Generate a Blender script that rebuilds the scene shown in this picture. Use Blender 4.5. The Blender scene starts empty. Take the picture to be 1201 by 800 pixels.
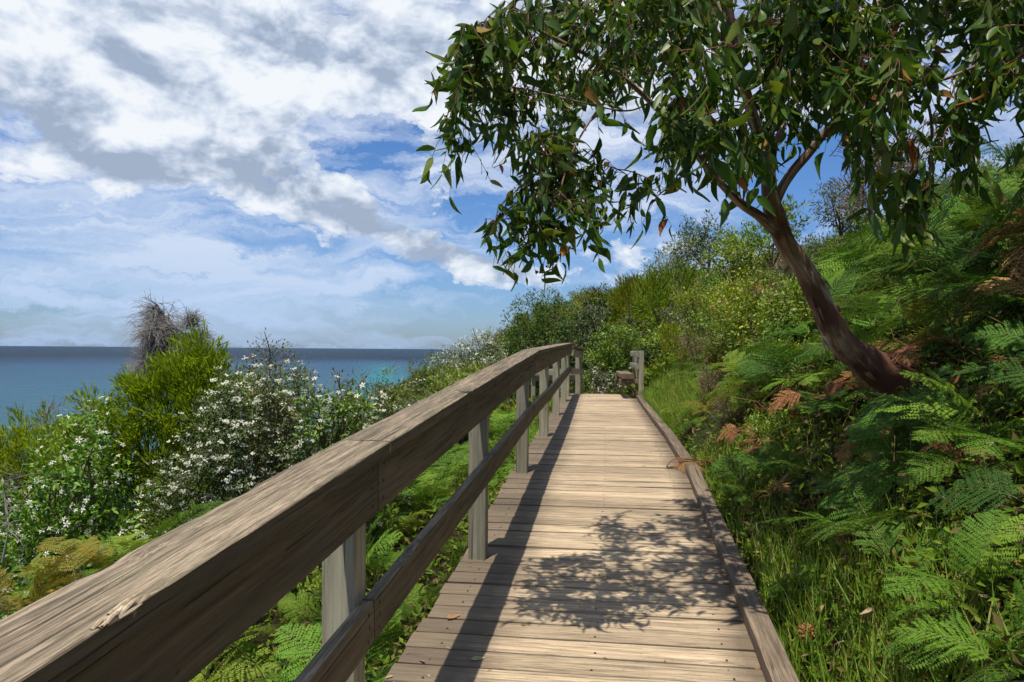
import bpy, math, random
import numpy as np
from mathutils import Vector, noise as mnoise

random.seed(7)
RNG = np.random.default_rng(7)
R = math.radians
sc = bpy.context.scene
COL = sc.collection

# ------------------------------------------------------------------ camera geometry
F = 920.0            # focal length in pixels of a 1201 px wide picture
ROLL = 0.0078
def P(px, py, d):
    """world point seen at pixel (px, py) of the 1201x800 photo at distance d"""
    yu = py - ROLL * (px - 600); xu = px + ROLL * (py - 400)
    return np.array([(xu - 600) / F * d, d, (410 - yu) / F * d])

cam_d = bpy.data.cameras.new("camera")
cam = bpy.data.objects.new("camera", cam_d); COL.objects.link(cam)
cam_d.sensor_width = 36.0
cam_d.lens = 36.0 * F / 1201.0
cam_d.shift_y = 10.0 / 1201.0
cam_d.clip_start = 0.05; cam_d.clip_end = 200000
cam.rotation_euler = (R(90), 0, 0)
cam.rotation_mode = 'XYZ'
from mathutils import Matrix
cam.matrix_world = Matrix.Rotation(R(90), 4, 'X') @ Matrix.Rotation(ROLL, 4, 'Z')
cam_d.dof.use_dof = True
cam_d.dof.focus_distance = 2.8
cam_d.dof.aperture_fstop = 16
sc.camera = cam

# ------------------------------------------------------------------ mesh helpers
class MB:
    def __init__(s):
        s.v = []; s.f = []; s.m = []; s.g = []; s.n = 0; s.hasg = False
    def add(s, V, Fc, mat=0, g=None):
        V = np.asarray(V, float).reshape(-1, 3); Fc = np.asarray(Fc, int)
        s.v.append(V); s.f.append(Fc + s.n); s.m.append(np.full(len(Fc), mat, int))
        if g is None: s.g.append(np.zeros((len(V), 3)))
        else: s.g.append(np.asarray(g, float).reshape(-1, 3)); s.hasg = True
        s.n += len(V)
        return s
    def mesh(s, name, mats, smooth=True):
        me = bpy.data.meshes.new(name)
        V = np.concatenate(s.v)
        me.vertices.add(len(V)); me.vertices.foreach_set('co', V.ravel())
        loops = np.concatenate([f.ravel() for f in s.f])
        tot = np.concatenate([np.full(len(f), f.shape[1], int) for f in s.f])
        start = np.concatenate([[0], np.cumsum(tot)[:-1]])
        me.loops.add(len(loops)); me.loops.foreach_set('vertex_index', loops)
        me.polygons.add(len(tot)); me.polygons.foreach_set('loop_start', start)
        try: me.polygons.foreach_set('loop_total', tot)
        except Exception: pass
        me.polygons.foreach_set('material_index', np.concatenate(s.m))
        me.polygons.foreach_set('use_smooth', np.full(len(tot), bool(smooth)))
        if s.hasg:
            a = me.attributes.new('g', 'FLOAT_VECTOR', 'POINT')
            a.data.foreach_set('vector', np.concatenate(s.g).ravel())
        for m in (mats if isinstance(mats, (list, tuple)) else [mats]): me.materials.append(m)
        me.update(calc_edges=True); me.validate()
        if s.hasg and smooth: me.set_sharp_from_angle(angle=R(38))
        return me
    def build(s, name, mats, parent=None, smooth=True):
        return link(name, s.mesh(name, mats, smooth), parent)

def link(name, data, parent=None):
    o = bpy.data.objects.new(name, data); COL.objects.link(o)
    if parent is not None: o.parent = parent
    return o
def empty(name, loc=(0, 0, 0), rz=0):
    o = bpy.data.objects.new(name, None); COL.objects.link(o)
    o.location = loc; o.rotation_euler = (0, 0, rz); o.empty_display_size = .1
    return o
def tag(o, label=None, cat=None, group=None, kind=None):
    if label: o['label'] = label
    if cat: o['category'] = cat
    if group: o['group'] = group
    if kind: o['kind'] = kind
    return o

def unit(a):
    a = np.asarray(a, float)
    return a / np.maximum(np.linalg.norm(a, axis=-1, keepdims=True), 1e-9)

def tube(pts, rad, sides=6, cap=True):
    pts = np.asarray(pts, float); n = len(pts); rad = np.broadcast_to(np.asarray(rad, float), (n,))
    T = unit(np.gradient(pts, axis=0))
    up = np.array([0, 0, 1.]) if abs(T[0][2]) < .9 else np.array([1., 0, 0])
    N = unit(np.cross(T[0], up)); V = []
    a = np.linspace(0, 2 * math.pi, sides, endpoint=False)
    for i in range(n):
        N = unit(N - T[i] * np.dot(N, T[i])); B = np.cross(T[i], N)
        V.append(pts[i] + rad[i] * (np.cos(a)[:, None] * N + np.sin(a)[:, None] * B))
    V = np.concatenate(V); Fc = []
    for i in range(n - 1):
        for k in range(sides):
            k2 = (k + 1) % sides
            Fc.append((i * sides + k, i * sides + k2, (i + 1) * sides + k2, (i + 1) * sides + k))
    return V, np.array(Fc)

# leaf templates: points (u along, v across, w out of plane), triangles
DIAMOND = (np.array([[0, 0, 0], [.45, -.5, .1], [1, 0, 0], [.45, .5, .1]], float), np.array([[0, 1, 2], [0, 2, 3]]))
LANCE = (np.array([[0, 0, 0], [.3, -.5, .05], [.3, 0, -.01], [.3, .5, .05], [.68, -.36, .02], [.68, 0, -.03], [.68, .36, .02], [1, 0, -.08]], float),
         np.array([[0, 1, 2], [0, 2, 3], [1, 4, 5], [1, 5, 2], [2, 5, 6], [2, 6, 3], [4, 7, 5], [5, 7, 6]]))
def _gum():
    us = [0, .1, .28, .5, .72, .88, 1]; w = [.08, .3, .5, .46, .3, .14, 0]; V = []; Fc = []
    for i, (u, ww) in enumerate(zip(us, w)):
        c = .10 * math.sin(u * 2.6); z = -.25 * u * u
        V += [[u, c * 4 - ww, z + .03], [u, c * 4, z], [u, c * 4 + ww, z + .03]]
    for i in range(len(us) - 1):
        a = 3 * i
        Fc += [[a, a + 3, a + 4], [a, a + 4, a + 1], [a + 1, a + 4, a + 5], [a + 1, a + 5, a + 2]]
    return np.array(V, float), np.array(Fc)
GUM = _gum()
def _star(k, w, tip=.0):
    V = []; Fc = []
    for i in range(k):
        a = 2 * math.pi * i / k; c, s_ = math.cos(a), math.sin(a); b = len(V)
        for (r, t, h) in ((.04, 0, 0), (.55, -w, .12), (1, 0, tip), (.55, w, .12)):
            V.append([r * c - t * s_, r * s_ + t * c, h])
        Fc += [[b, b + 1, b + 2], [b, b + 2, b + 3]]
    return np.array(V, float), np.array(Fc)
STAR5 = _star(5, .22); DAISY = _star(6, .3)
BLADE = (np.array([[0, -.5, 0], [0, .5, 0], [.5, -.4, .1], [.5, .4, .1], [1, 0, .35]], float), np.array([[0, 1, 3], [0, 3, 2], [2, 3, 4]]))

def leaves(tm, p, d, nrm, L, W):
    """many leaves at once -> vertices, triangles"""
    T, Fc = tm; p = np.asarray(p, float); n = len(p)
    d = unit(d); nrm = np.asarray(nrm, float)
    nrm = unit(nrm - d * np.sum(nrm * d, axis=1, keepdims=True)); b = np.cross(nrm, d)
    L = np.broadcast_to(L, (n,))[:, None, None]; W = np.broadcast_to(W, (n,))[:, None, None]
    V = p[:, None] + T[None, :, 0:1] * L * d[:, None] + T[None, :, 1:2] * W * b[:, None] + T[None, :, 2:3] * L * nrm[:, None]
    Fa = (Fc[None] + (np.arange(n) * len(T))[:, None, None]).reshape(-1, 3)
    return V.reshape(-1, 3), Fa
def flat(tm, p, nrm, S, rng):
    """flat stars facing nrm"""
    t = rng.normal(size=(len(p), 3)); d = unit(np.cross(nrm, t))
    return leaves(tm, p, d, nrm, S, S)

# ------------------------------------------------------------------ materials
def new_mat(name):
    m = bpy.data.materials.new(name); m.use_nodes = True; nt = m.node_tree
    for n in list(nt.nodes):
        if n.type != 'OUTPUT_MATERIAL': nt.nodes.remove(n)
    return m, nt, nt.nodes.new
def L_(nt, a, b): nt.links.new(a, b)
def ramp(nt, fac, stops, interp='LINEAR'):
    r = nt.nodes.new('ShaderNodeValToRGB'); r.color_ramp.interpolation = interp
    e = r.color_ramp.elements
    while len(e) < len(stops): e.new(.5)
    for k, (p_, c) in enumerate(stops):
        e[k].position = p_; e[k].color = (*c, 1) if len(c) == 3 else c
    if fac is not None: nt.links.new(fac, r.inputs[0])
    return r.outputs[0]
def math_(nt, op, a, b=None, c=None, clamp=False):
    n = nt.nodes.new('ShaderNodeMath'); n.operation = op; n.use_clamp = clamp
    for i, x in enumerate((a, b, c)):
        if x is None: continue
        if isinstance(x, (int, float)): n.inputs[i].default_value = x
        else: nt.links.new(x, n.inputs[i])
    return n.outputs[0]
def mixc(nt, f, a, b, mode='MIX'):
    n = nt.nodes.new('ShaderNodeMix'); n.data_type = 'RGBA'; n.blend_type = mode; n.clamp_factor = True
    for i, x in ((0, f), (6, a), (7, b)):
        if isinstance(x, (int, float)): n.inputs[i].default_value = x
        elif isinstance(x, tuple): n.inputs[i].default_value = (*x, 1)
        else: nt.links.new(x, n.inputs[i])
    return n.outputs[2]
def noise_(nt, vec, scale, detail=4, rough=.55, dist=0.):
    n = nt.nodes.new('ShaderNodeTexNoise'); n.inputs['Scale'].default_value = scale
    n.inputs['Detail'].default_value = detail; n.inputs['Roughness'].default_value = rough
    n.inputs['Distortion'].default_value = dist
    if vec is not None: nt.links.new(vec, n.inputs['Vector'])
    return n.outputs[0]
def vmul(nt, vec, xyz, add=(0, 0, 0)):
    n = nt.nodes.new('ShaderNodeVectorMath'); n.operation = 'MULTIPLY_ADD'
    nt.links.new(vec, n.inputs[0]); n.inputs[1].default_value = xyz; n.inputs[2].default_value = add
    return n.outputs[0]

def leaf_mat(name, cols, trans=.3, rough=.5, spec=.3, objvar=.35, back=None, huevar=.03, island=1.0):
    m, nt, N = new_mat(name); out = nt.nodes['Material Output']
    geo = N('ShaderNodeNewGeometry'); oi = N('ShaderNodeObjectInfo')
    k = len(cols)
    f = geo.outputs['Random Per Island']
    if island < 1:
        f = math_(nt, 'ADD', math_(nt, 'MULTIPLY', f, island), math_(nt, 'MULTIPLY', oi.outputs['Random'], 1 - island))
    c = ramp(nt, f, [((i + .5) / k, col) for i, col in enumerate(cols)])
    hsv = N('ShaderNodeHueSaturation'); L_(nt, c, hsv.inputs['Color'])
    v = math_(nt, 'MULTIPLY_ADD', oi.outputs['Random'], objvar, 1 - objvar / 2)
    L_(nt, v, hsv.inputs['Value'])
    r2 = math_(nt, 'FRACT', math_(nt, 'MULTIPLY', oi.outputs['Random'], 17.3))
    L_(nt, math_(nt, 'MULTIPLY_ADD', r2, huevar * 2, .5 - huevar), hsv.inputs['Hue'])
    c = hsv.outputs[0]
    if back: c = mixc(nt, geo.outputs['Backfacing'], c, back)
    pb = N('ShaderNodeBsdfPrincipled'); L_(nt, c, pb.inputs['Base Color'])
    pb.inputs['Roughness'].default_value = rough; pb.inputs['Specular IOR Level'].default_value = spec
    tr = N('ShaderNodeBsdfTranslucent')
    tc = mixc(nt, 1.0, c, (1.15, 1.1, .6), 'MULTIPLY'); L_(nt, tc, tr.inputs['Color'])
    mx = N('ShaderNodeMixShader'); mx.inputs[0].default_value = trans
    L_(nt, pb.outputs[0], mx.inputs[1]); L_(nt, tr.outputs[0], mx.inputs[2]); L_(nt, mx.outputs[0], out.inputs['Surface'])
    return m

def wood_mat(name, dark, mid, light, bleach, bleach_amt=.85, bump=.5, grain=1.0, stain=None, green=.0, blotch=.75, long_cracks=.8):
    """weathered timber; attribute g = (metres along the grain, across, through)"""
    m, nt, N = new_mat(name); out = nt.nodes['Material Output']
    at = N('ShaderNodeAttribute'); at.attribute_name = 'g'; g = at.outputs['Vector']
    geo = N('ShaderNodeNewGeometry')
    # bend the grain round knots
    vo = N('ShaderNodeTexVoronoi'); vo.feature = 'F1'; vo.inputs['Scale'].default_value = 1.0
    L_(nt, vmul(nt, g, (1.6, 9., 9.)), vo.inputs['Vector'])
    knot = math_(nt, 'SUBTRACT', 1.0, math_(nt, 'MULTIPLY', vo.outputs['Distance'], 4.2), clamp=True)
    warp = math_(nt, 'MULTIPLY', noise_(nt, vmul(nt, g, (1.1, 5, 5)), 1.0, 3), .035)
    warp = math_(nt, 'ADD', warp, math_(nt, 'MULTIPLY', knot, .018))
    cx = N('ShaderNodeCombineXYZ'); L_(nt, warp, cx.inputs[1]); L_(nt, warp, cx.inputs[2])
    ad = N('ShaderNodeVectorMath'); ad.operation = 'ADD'; L_(nt, g, ad.inputs[0]); L_(nt, cx.outputs[0], ad.inputs[1])
    gw = ad.outputs[0]
    fine = noise_(nt, vmul(nt, gw, (4 * grain, 340 * grain, 340 * grain)), 1.0, 4, .7)
    mid_n = noise_(nt, vmul(nt, gw, (2.2, 48, 48)), 1.0, 5, .62)
    broad = noise_(nt, vmul(nt, g, (1.7, 7, 7)), 1.0, 4, .6)
    c = ramp(nt, mid_n, [(.3, dark), (.5, mid), (.72, light)])
    c = mixc(nt, math_(nt, 'MULTIPLY', broad, .5), c, dark)
    sep = N('ShaderNodeSeparateXYZ'); L_(nt, geo.outputs['Normal'], sep.inputs[0])
    top = math_(nt, 'MULTIPLY', math_(nt, 'SUBTRACT', sep.outputs[2], .35), 2.5, clamp=True)
    bl = ramp(nt, math_(nt, 'ADD', math_(nt, 'MULTIPLY', fine, .55), math_(nt, 'MULTIPLY', mid_n, .45)),
              [(.40, tuple(x * .3 for x in bleach)), (.5, tuple(x * .85 for x in bleach)), (.58, tuple(min(.8, x * 1.3) for x in bleach))])
    blot = noise_(nt, vmul(nt, gw, (11, 270, 270)), 1.0, 5, .75)
    bl = mixc(nt, ramp(nt, blot, [(.40, (1, 1, 1)), (.53, (0, 0, 0))]), bl, mixc(nt, .0, bl, bl))
    bl = mixc(nt, math_(nt, 'MULTIPLY', ramp(nt, blot, [(.42, (1, 1, 1)), (.52, (0, 0, 0))]), blotch), bl, tuple(x * .55 for x in mid))
    big = noise_(nt, vmul(nt, g, (1.1, 4, 4)), 1.0, 5, .65)
    bl = mixc(nt, ramp(nt, big, [(.5, (0, 0, 0)), (.7, (.75,) * 3)]), bl, mixc(nt, .5, bl, tuple(x * .8 for x in dark)))
    c = mixc(nt, math_(nt, 'MULTIPLY', top, bleach_amt), c, bl)
    # fine dark checks along the grain
    chk = noise_(nt, vmul(nt, gw, (1.3, 110, 110)), 1.0, 2, .5)
    crack = ramp(nt, chk, [(.30, (1, 1, 1)), (.345, (0, 0, 0))])
    lng = ramp(nt, noise_(nt, vmul(nt, gw, (.5, 38, 38), (7, 3, 1)), 1.0, 1, .4), [(.485, (0, 0, 0)), (.5, (1, 1, 1)), (.515, (0, 0, 0))])
    lmask = ramp(nt, noise_(nt, vmul(nt, g, (1.5, 11, 11), (2, 9, 4)), 1.0, 2, .5), [(.5, (0, 0, 0)), (.6, (1, 1, 1))])
    lng = math_(nt, 'MULTIPLY', lng, lmask); crack = math_(nt, 'MAXIMUM', crack, math_(nt, 'MULTIPLY', lng, long_cracks))
    c = mixc(nt, math_(nt, 'MULTIPLY', crack, .75), c, tuple(x * .22 for x in dark))
    kd = ramp(nt, knot, [(.55, (0, 0, 0)), (.8, (1, 1, 1))])
    c = mixc(nt, math_(nt, 'MULTIPLY', kd, .55), c, tuple(x * .4 for x in dark))
    if green:
        gn = noise_(nt, vmul(nt, g, (3, 14, 14), (5, 5, 5)), 1.0, 5, .65)
        c = mixc(nt, math_(nt, 'MULTIPLY', ramp(nt, gn, [(.45, (0, 0, 0)), (.7, (1, 1, 1))]), green), c, (.13, .135, .07))
    if stain: c = stain(nt, c, g, N)
    isl = math_(nt, 'MULTIPLY_ADD', geo.outputs['Random Per Island'], .42, .77)
    hs = N('ShaderNodeHueSaturation'); L_(nt, c, hs.inputs['Color']); L_(nt, isl, hs.inputs['Value'])
    pb = N('ShaderNodeBsdfPrincipled'); L_(nt, hs.outputs[0], pb.inputs['Base Color'])
    pb.inputs['Roughness'].default_value = .82; pb.inputs['Specular IOR Level'].default_value = .25
    hgt = math_(nt, 'ADD', math_(nt, 'MULTIPLY', fine, .5), mid_n)
    hgt = math_(nt, 'SUBTRACT', hgt, math_(nt, 'MULTIPLY', crack, .9))
    hgt = math_(nt, 'ADD', hgt, math_(nt, 'MULTIPLY', blot, .5))
    bp = N('ShaderNodeBump'); bp.inputs['Strength'].default_value = bump; bp.inputs['Distance'].default_value = .004
    L_(nt, hgt, bp.inputs['Height']); L_(nt, bp.outputs[0], pb.inputs['Normal'])
    L_(nt, pb.outputs[0], out.inputs['Surface'])
    return m

def plain(name, col, rough=.7, spec=.3, metal=0, var=None, scale=20):
    m, nt, N = new_mat(name); pb = N('ShaderNodeBsdfPrincipled')
    tc = N('ShaderNodeTexCoord')
    n = noise_(nt, tc.outputs['Object'], scale, 5, .6)
    v = var or tuple(x * .5 for x in col)
    L_(nt, ramp(nt, n, [(.35, v), (.65, col)]), pb.inputs['Base Color'])
    pb.inputs['Roughness'].default_value = rough; pb.inputs['Specular IOR Level'].default_value = spec
    pb.inputs['Metallic'].default_value = metal
    L_(nt, pb.outputs[0], nt.nodes['Material Output'].inputs['Surface'])
    return m

def deck_stain(nt, c, g, N):
    # g.y = metres from the outer (seaward) edge: trodden middle is clean, the strip outside the posts is dirty
    s = N('ShaderNodeSeparateXYZ'); L_(nt, g, s.inputs[0])
    n = noise_(nt, vmul(nt, g, (3, 3, 3)), 1.0, 5, .65)
    x = math_(nt, 'ADD', s.outputs[0], math_(nt, 'MULTIPLY', n, -.34))
    left = ramp(nt, x, [(.08, (1, 1, 1)), (.3, (0, 0, 0))])
    c = mixc(nt, math_(nt, 'MULTIPLY', left, .8), c, (.085, .062, .04))
    xr = math_(nt, 'SUBTRACT', 1.45, math_(nt, 'ADD', s.outputs[0], math_(nt, 'MULTIPLY', n, .12)))
    right = ramp(nt, xr, [(.0, (1, 1, 1)), (.13, (0, 0, 0))])
    c = mixc(nt, math_(nt, 'MULTIPLY', right, .75), c, (.09, .065, .04))
    sp = noise_(nt, vmul(nt, g, (70, 70, 70)), 1.0, 2, .5)
    c = mixc(nt, math_(nt, 'MULTIPLY', ramp(nt, sp, [(.66, (0, 0, 0)), (.72, (1, 1, 1))]), .5), c, (.09, .065, .045))
    return c

M = {}
M['rail'] = wood_mat('weathered_rail_timber', (.06, .044, .024), (.14, .105, .062), (.22, .172, .112), (.26, .198, .132), 1.0, 1.0, green=.3)
M['post'] = wood_mat('grey_post_timber', (.17, .15, .10), (.30, .27, .19), (.42, .385, .28), (.32, .26, .19), .6, .5, green=.3)
M['deck'] = wood_mat('deck_timber', (.2, .145, .09), (.36, .275, .18), (.45, .345, .22), (.455, .34, .212), .8, .5, stain=deck_stain, blotch=.45)
M['kerb'] = wood_mat('kerb_timber', (.09, .065, .042), (.16, .118, .078), (.22, .168, .115), (.19, .14, .092), .8, .6)
M['nail'] = plain('rusty_nail', (.05, .035, .028), .6, .4)
M['under'] = plain('bearer_timber', (.07, .055, .04), .9)

M['gum'] = leaf_mat('gum_leaf', [(.035, .075, .008), (.06, .125, .012), (.045, .095, .01), (.085, .16, .015), (.06, .115, .02), (.16, .2, .02), (.04, .085, .01)], .4, .42, .3, 0, huevar=0)
M['gum_old'] = leaf_mat('old_gum_leaf', [(.28, .17, .03), (.32, .11, .03), (.2, .07, .03), (.3, .22, .12)], .35, .5, .3, 0, huevar=0)
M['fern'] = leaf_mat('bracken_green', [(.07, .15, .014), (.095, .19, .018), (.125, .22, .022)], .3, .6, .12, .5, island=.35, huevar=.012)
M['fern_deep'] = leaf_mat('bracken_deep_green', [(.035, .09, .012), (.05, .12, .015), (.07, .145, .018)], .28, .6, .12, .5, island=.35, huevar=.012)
M['fern_lime'] = leaf_mat('bracken_lime', [(.12, .2, .02), (.16, .24, .024), (.2, .25, .03)], .3, .6, .12, .35, island=.35, huevar=.012)
M['fern_gold'] = leaf_mat('bracken_turning', [(.30, .20, .025), (.22, .2, .025), (.14, .17, .02), (.32, .15, .03)], .3, .6, .2, .3, island=.7)
M['fern_rust'] = leaf_mat('bracken_dead', [(.3, .13, .05), (.38, .19, .08), (.2, .09, .04)], .2, .7, .1, .4)
M['rachis'] = plain('fern_stalk', (.16, .17, .04), .6)
M['lime'] = leaf_mat('feathery_lime_leaf', [(.20, .29, .012), (.27, .35, .016), (.33, .38, .02), (.15, .23, .01)], .4, .6, .12, .15)
M['lime2'] = leaf_mat('lime_bush_leaf', [(.14, .19, .01), (.19, .24, .015), (.24, .27, .02), (.1, .15, .01)], .35, .6, .12, .3)
M['olive'] = leaf_mat('olive_leaf', [(.07, .12, .012), (.10, .16, .018), (.14, .19, .025), (.16, .16, .04)], .25, .5, .3, .5)
M['heath'] = leaf_mat('brownish_heath_leaf', [(.12, .12, .04), (.17, .14, .06), (.09, .11, .03), (.22, .15, .08)], .2, .6, .15, .3)
M['bright'] = leaf_mat('bright_green_leaf', [(.10, .18, .012), (.15, .23, .018), (.2, .26, .022)], .3, .45, .35, .4)
M['dusty'] = leaf_mat('dusty_daisy_leaf', [(.06, .09, .02), (.10, .135, .035), (.14, .17, .06), (.08, .12, .025)], .2, .5, .3, .3)
M['greygreen'] = leaf_mat('grey_green_leaf', [(.10, .12, .06), (.16, .18, .10), (.22, .23, .14)], .2, .6, .2, .4)
M['darkgreen'] = leaf_mat('dark_green_leaf', [(.025, .05, .012), (.04, .075, .015), (.06, .095, .02)], .25, .45, .35, .4)
M['tan'] = leaf_mat('dry_tan_leaf', [(.28, .2, .12), (.2, .13, .08), (.33, .27, .18), (.15, .1, .06)], .2, .7, .15, .3)
M['pinkish'] = leaf_mat('reddish_dry_leaf', [(.28, .13, .085), (.22, .1, .06), (.12, .13, .03)], .25, .6, .15, .2)
M['yellowf'] = leaf_mat('yellow_flower', [(.6, .55, .03), (.5, .45, .02)], .3, .5, .2, 0, huevar=0)
M['petal'] = leaf_mat('white_petal', [(.68, .66, .55), (.76, .75, .66), (.5, .48, .34)], .25, .5, .2, 0, huevar=0)
M['grass'] = leaf_mat('grass_blade', [(.10, .2, .012), (.15, .26, .018), (.2, .28, .03), (.26, .27, .06)], .3, .5, .25, 0, huevar=0)
M['weed'] = leaf_mat('undergrowth_leaf', [(.06, .12, .008), (.09, .155, .01), (.12, .185, .014), (.16, .2, .02), (.12, .085, .03)], .25, .7, .08, 0, huevar=0)
M['twig'] = plain('brown_twig', (.13, .095, .065), .85, .2)
M['greytwig'] = plain('grey_dead_twig', (.27, .25, .23), .85, .2, var=(.15, .13, .12), scale=4)
M['redtwig'] = plain('reddish_twig', (.17, .06, .035), .6, .3)

def bark():
    m, nt, N = new_mat('gum_bark'); out = nt.nodes['Material Output']
    at = N('ShaderNodeAttribute'); at.attribute_name = 'g'; g = at.outputs['Vector']
    st = noise_(nt, vmul(nt, g, (2.2, 9, 9)), 1.0, 6, .65, .6)
    fi = noise_(nt, vmul(nt, g, (9, 60, 60)), 1.0, 5, .7)
    bl = noise_(nt, vmul(nt, g, (1.7, 2.5, 2.5), (3, 1, 2)), 1.0, 4, .6, .8)
    c = ramp(nt, st, [(.36, (.17, .065, .033)), (.46, (.33, .155, .085)), (.54, (.5, .34, .22)), (.62, (.62, .5, .38))])
    c = mixc(nt, ramp(nt, bl, [(.45, (0, 0, 0)), (.56, (1, 1, 1))]), c, (.14, .055, .032))
    c = mixc(nt, math_(nt, 'MULTIPLY', fi, .55), c, (.05, .025, .018))
    # rough old bark at the foot (g.x = metres from the ground)
    s = N('ShaderNodeSeparateXYZ'); L_(nt, g, s.inputs[0])
    foot = ramp(nt, math_(nt, 'ADD', s.outputs[0], math_(nt, 'MULTIPLY', st, .35)), [(.75, (1, 1, 1)), (1.05, (0, 0, 0))])
    rough = ramp(nt, fi, [(.35, (.06, .035, .025)), (.65, (.26, .18, .14))])
    c = mixc(nt, math_(nt, 'MULTIPLY', foot, .85), c, rough)
    pb = N('ShaderNodeBsdfPrincipled'); L_(nt, c, pb.inputs['Base Color']); pb.inputs['Roughness'].default_value = .6
    bp = N('ShaderNodeBump'); bp.inputs['Strength'].default_value = .8; bp.inputs['Distance'].default_value = .012
    L_(nt, math_(nt, 'ADD', math_(nt, 'MULTIPLY', fi, .7), st), bp.inputs['Height']); L_(nt, bp.outputs[0], pb.inputs['Normal'])
    L_(nt, pb.outputs[0], out.inputs['Surface']); return m
M['bark'] = bark()

def ground_mat():
    m, nt, N = new_mat('leaf_litter_ground'); out = nt.nodes['Material Output']
    tc = N('ShaderNodeTexCoord'); o = tc.outputs['Object']
    n1 = noise_(nt, o, 14, 8, .7); n2 = noise_(nt, o, 1.1, 5, .6)
    c = ramp(nt, n1, [(.35, (.012, .008, .004)), (.5, (.035, .023, .012)), (.65, (.075, .05, .026))])
    c = mixc(nt, ramp(nt, n2, [(.4, (0, 0, 0)), (.6, (1, 1, 1))]), c, mixc(nt, n1, (.015, .03, .006), (.05, .08, .02)))
    pb = N('ShaderNodeBsdfPrincipled'); L_(nt, c, pb.inputs['Base Color']); pb.inputs['Roughness'].default_value = .95; pb.inputs['Specular IOR Level'].default_value = .05
    bp = N('ShaderNodeBump'); bp.inputs['Distance'].default_value = .05; L_(nt, n1, bp.inputs['Height']); L_(nt, bp.outputs[0], pb.inputs['Normal'])
    L_(nt, pb.outputs[0], out.inputs['Surface']); return m
M['ground'] = ground_mat()

def sea_mat():
    m, nt, N = new_mat('sea_water'); out = nt.nodes['Material Output']
    geo = N('ShaderNodeNewGeometry'); s = N('ShaderNodeSeparateXYZ'); L_(nt, geo.outputs['Position'], s.inputs[0])
    x, y = s.outputs[0], s.outputs[1]
    dist = math_(nt, 'SQRT', math_(nt, 'ADD', math_(nt, 'POWER', x, 2.), math_(nt, 'POWER', y, 2.)))
    ld = math_(nt, 'LOGARITHM', dist, 10.)
    n = noise_(nt, vmul(nt, geo.outputs['Position'], (.0015, .0009, 0)), 1.0, 5, .6)
    lf = math_(nt, 'ADD', ld, math_(nt, 'MULTIPLY_ADD', n, .5, -.25))
    c = ramp(nt, math_(nt, 'DIVIDE', lf, 5.), [(.44, (.035, .11, .14)), (.53, (.032, .095, .15)), (.60, (.024, .07, .13)), (.64, (.006, .020, .040)), (.75, (.008, .028, .055)), (.85, (.006, .028, .055))])
    # pale shallows over sand near the beach further along the coast
    ax = math_(nt, 'SUBTRACT', x, math_(nt, 'MULTIPLY', y, -.165))
    sh = math_(nt, 'MULTIPLY', math_(nt, 'SUBTRACT', 1., math_(nt, 'ABSOLUTE', math_(nt, 'DIVIDE', ax, math_(nt, 'MULTIPLY_ADD', y, .032, 5.))), clamp=True),
               math_(nt, 'SUBTRACT', 1., math_(nt, 'DIVIDE', math_(nt, 'SUBTRACT', y, 500.), 700.), clamp=True))
    c = mixc(nt, math_(nt, 'MULTIPLY', sh, 1.1, clamp=True), c, (.02, .17, .20))
    pb = N('ShaderNodeBsdfPrincipled'); L_(nt, c, pb.inputs['Base Color'])
    pb.inputs['Roughness'].default_value = .45; pb.inputs['IOR'].default_value = 1.33
    pb.inputs['Specular IOR Level'].default_value = .16
    w1 = noise_(nt, vmul(nt, geo.outputs['Position'], (.35, .8, 1)), 1.0, 4, .65)
    w2 = noise_(nt, vmul(nt, geo.outputs['Position'], (.02, .06, 1)), 1.0, 5, .65)
    bp = N('ShaderNodeBump'); bp.inputs['Strength'].default_value = 1.; bp.inputs['Distance'].default_value = 1.6
    L_(nt, math_(nt, 'ADD', w1, math_(nt, 'MULTIPLY', w2, 9.)), bp.inputs['Height']); L_(nt, bp.outputs[0], pb.inputs['Normal'])
    L_(nt, pb.outputs[0], out.inputs['Surface']); return m
M['sea'] = sea_mat()

# ------------------------------------------------------------------ lay of the land (camera eye = 0)
_D = [-6, 0, 2.25, 4.38, 6.6, 8.8, 11.5, 14.2, 15.4, 16.3, 18, 22, 30, 45, 60, 80, 110]
_X = [-1.6, -.788, -.476, -.181, .105, .363, .65, .94, 1.08, 1.2, 1.35, 1.4, .9, -.2, -1.8, -5, -12]
_Z = [-1.84, -1.448, -1.30, -1.16, -1.0, -.966, -.955, -.93, -.905, -.905, -1.03, -1.3, -1.5, -1.4, -1.2, -1, -3]
_RZ = [-.87, -.43, -.264, -.124, .0, .042, .084, .125, .14, .13, 0, 0, 0, 0, 0, 0, 0]
def postX(d): return np.interp(d, _D, _X)
def deckZ(d): return np.interp(d, _D, _Z)
def railZ(d): return np.interp(d, _D, _RZ)
SEA = -20.0
def soft(u, k): return np.where(u > 6 * k, u, k * np.log1p(np.exp(np.minimum(u, 6 * k) / k)))
def crest(d): return np.interp(d, [0, 10, 18, 30, 45, 60, 80, 110], [4.3, 4.3, 4.3, 4.7, 5.4, 5.6, 5.0, 2.5])
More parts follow.
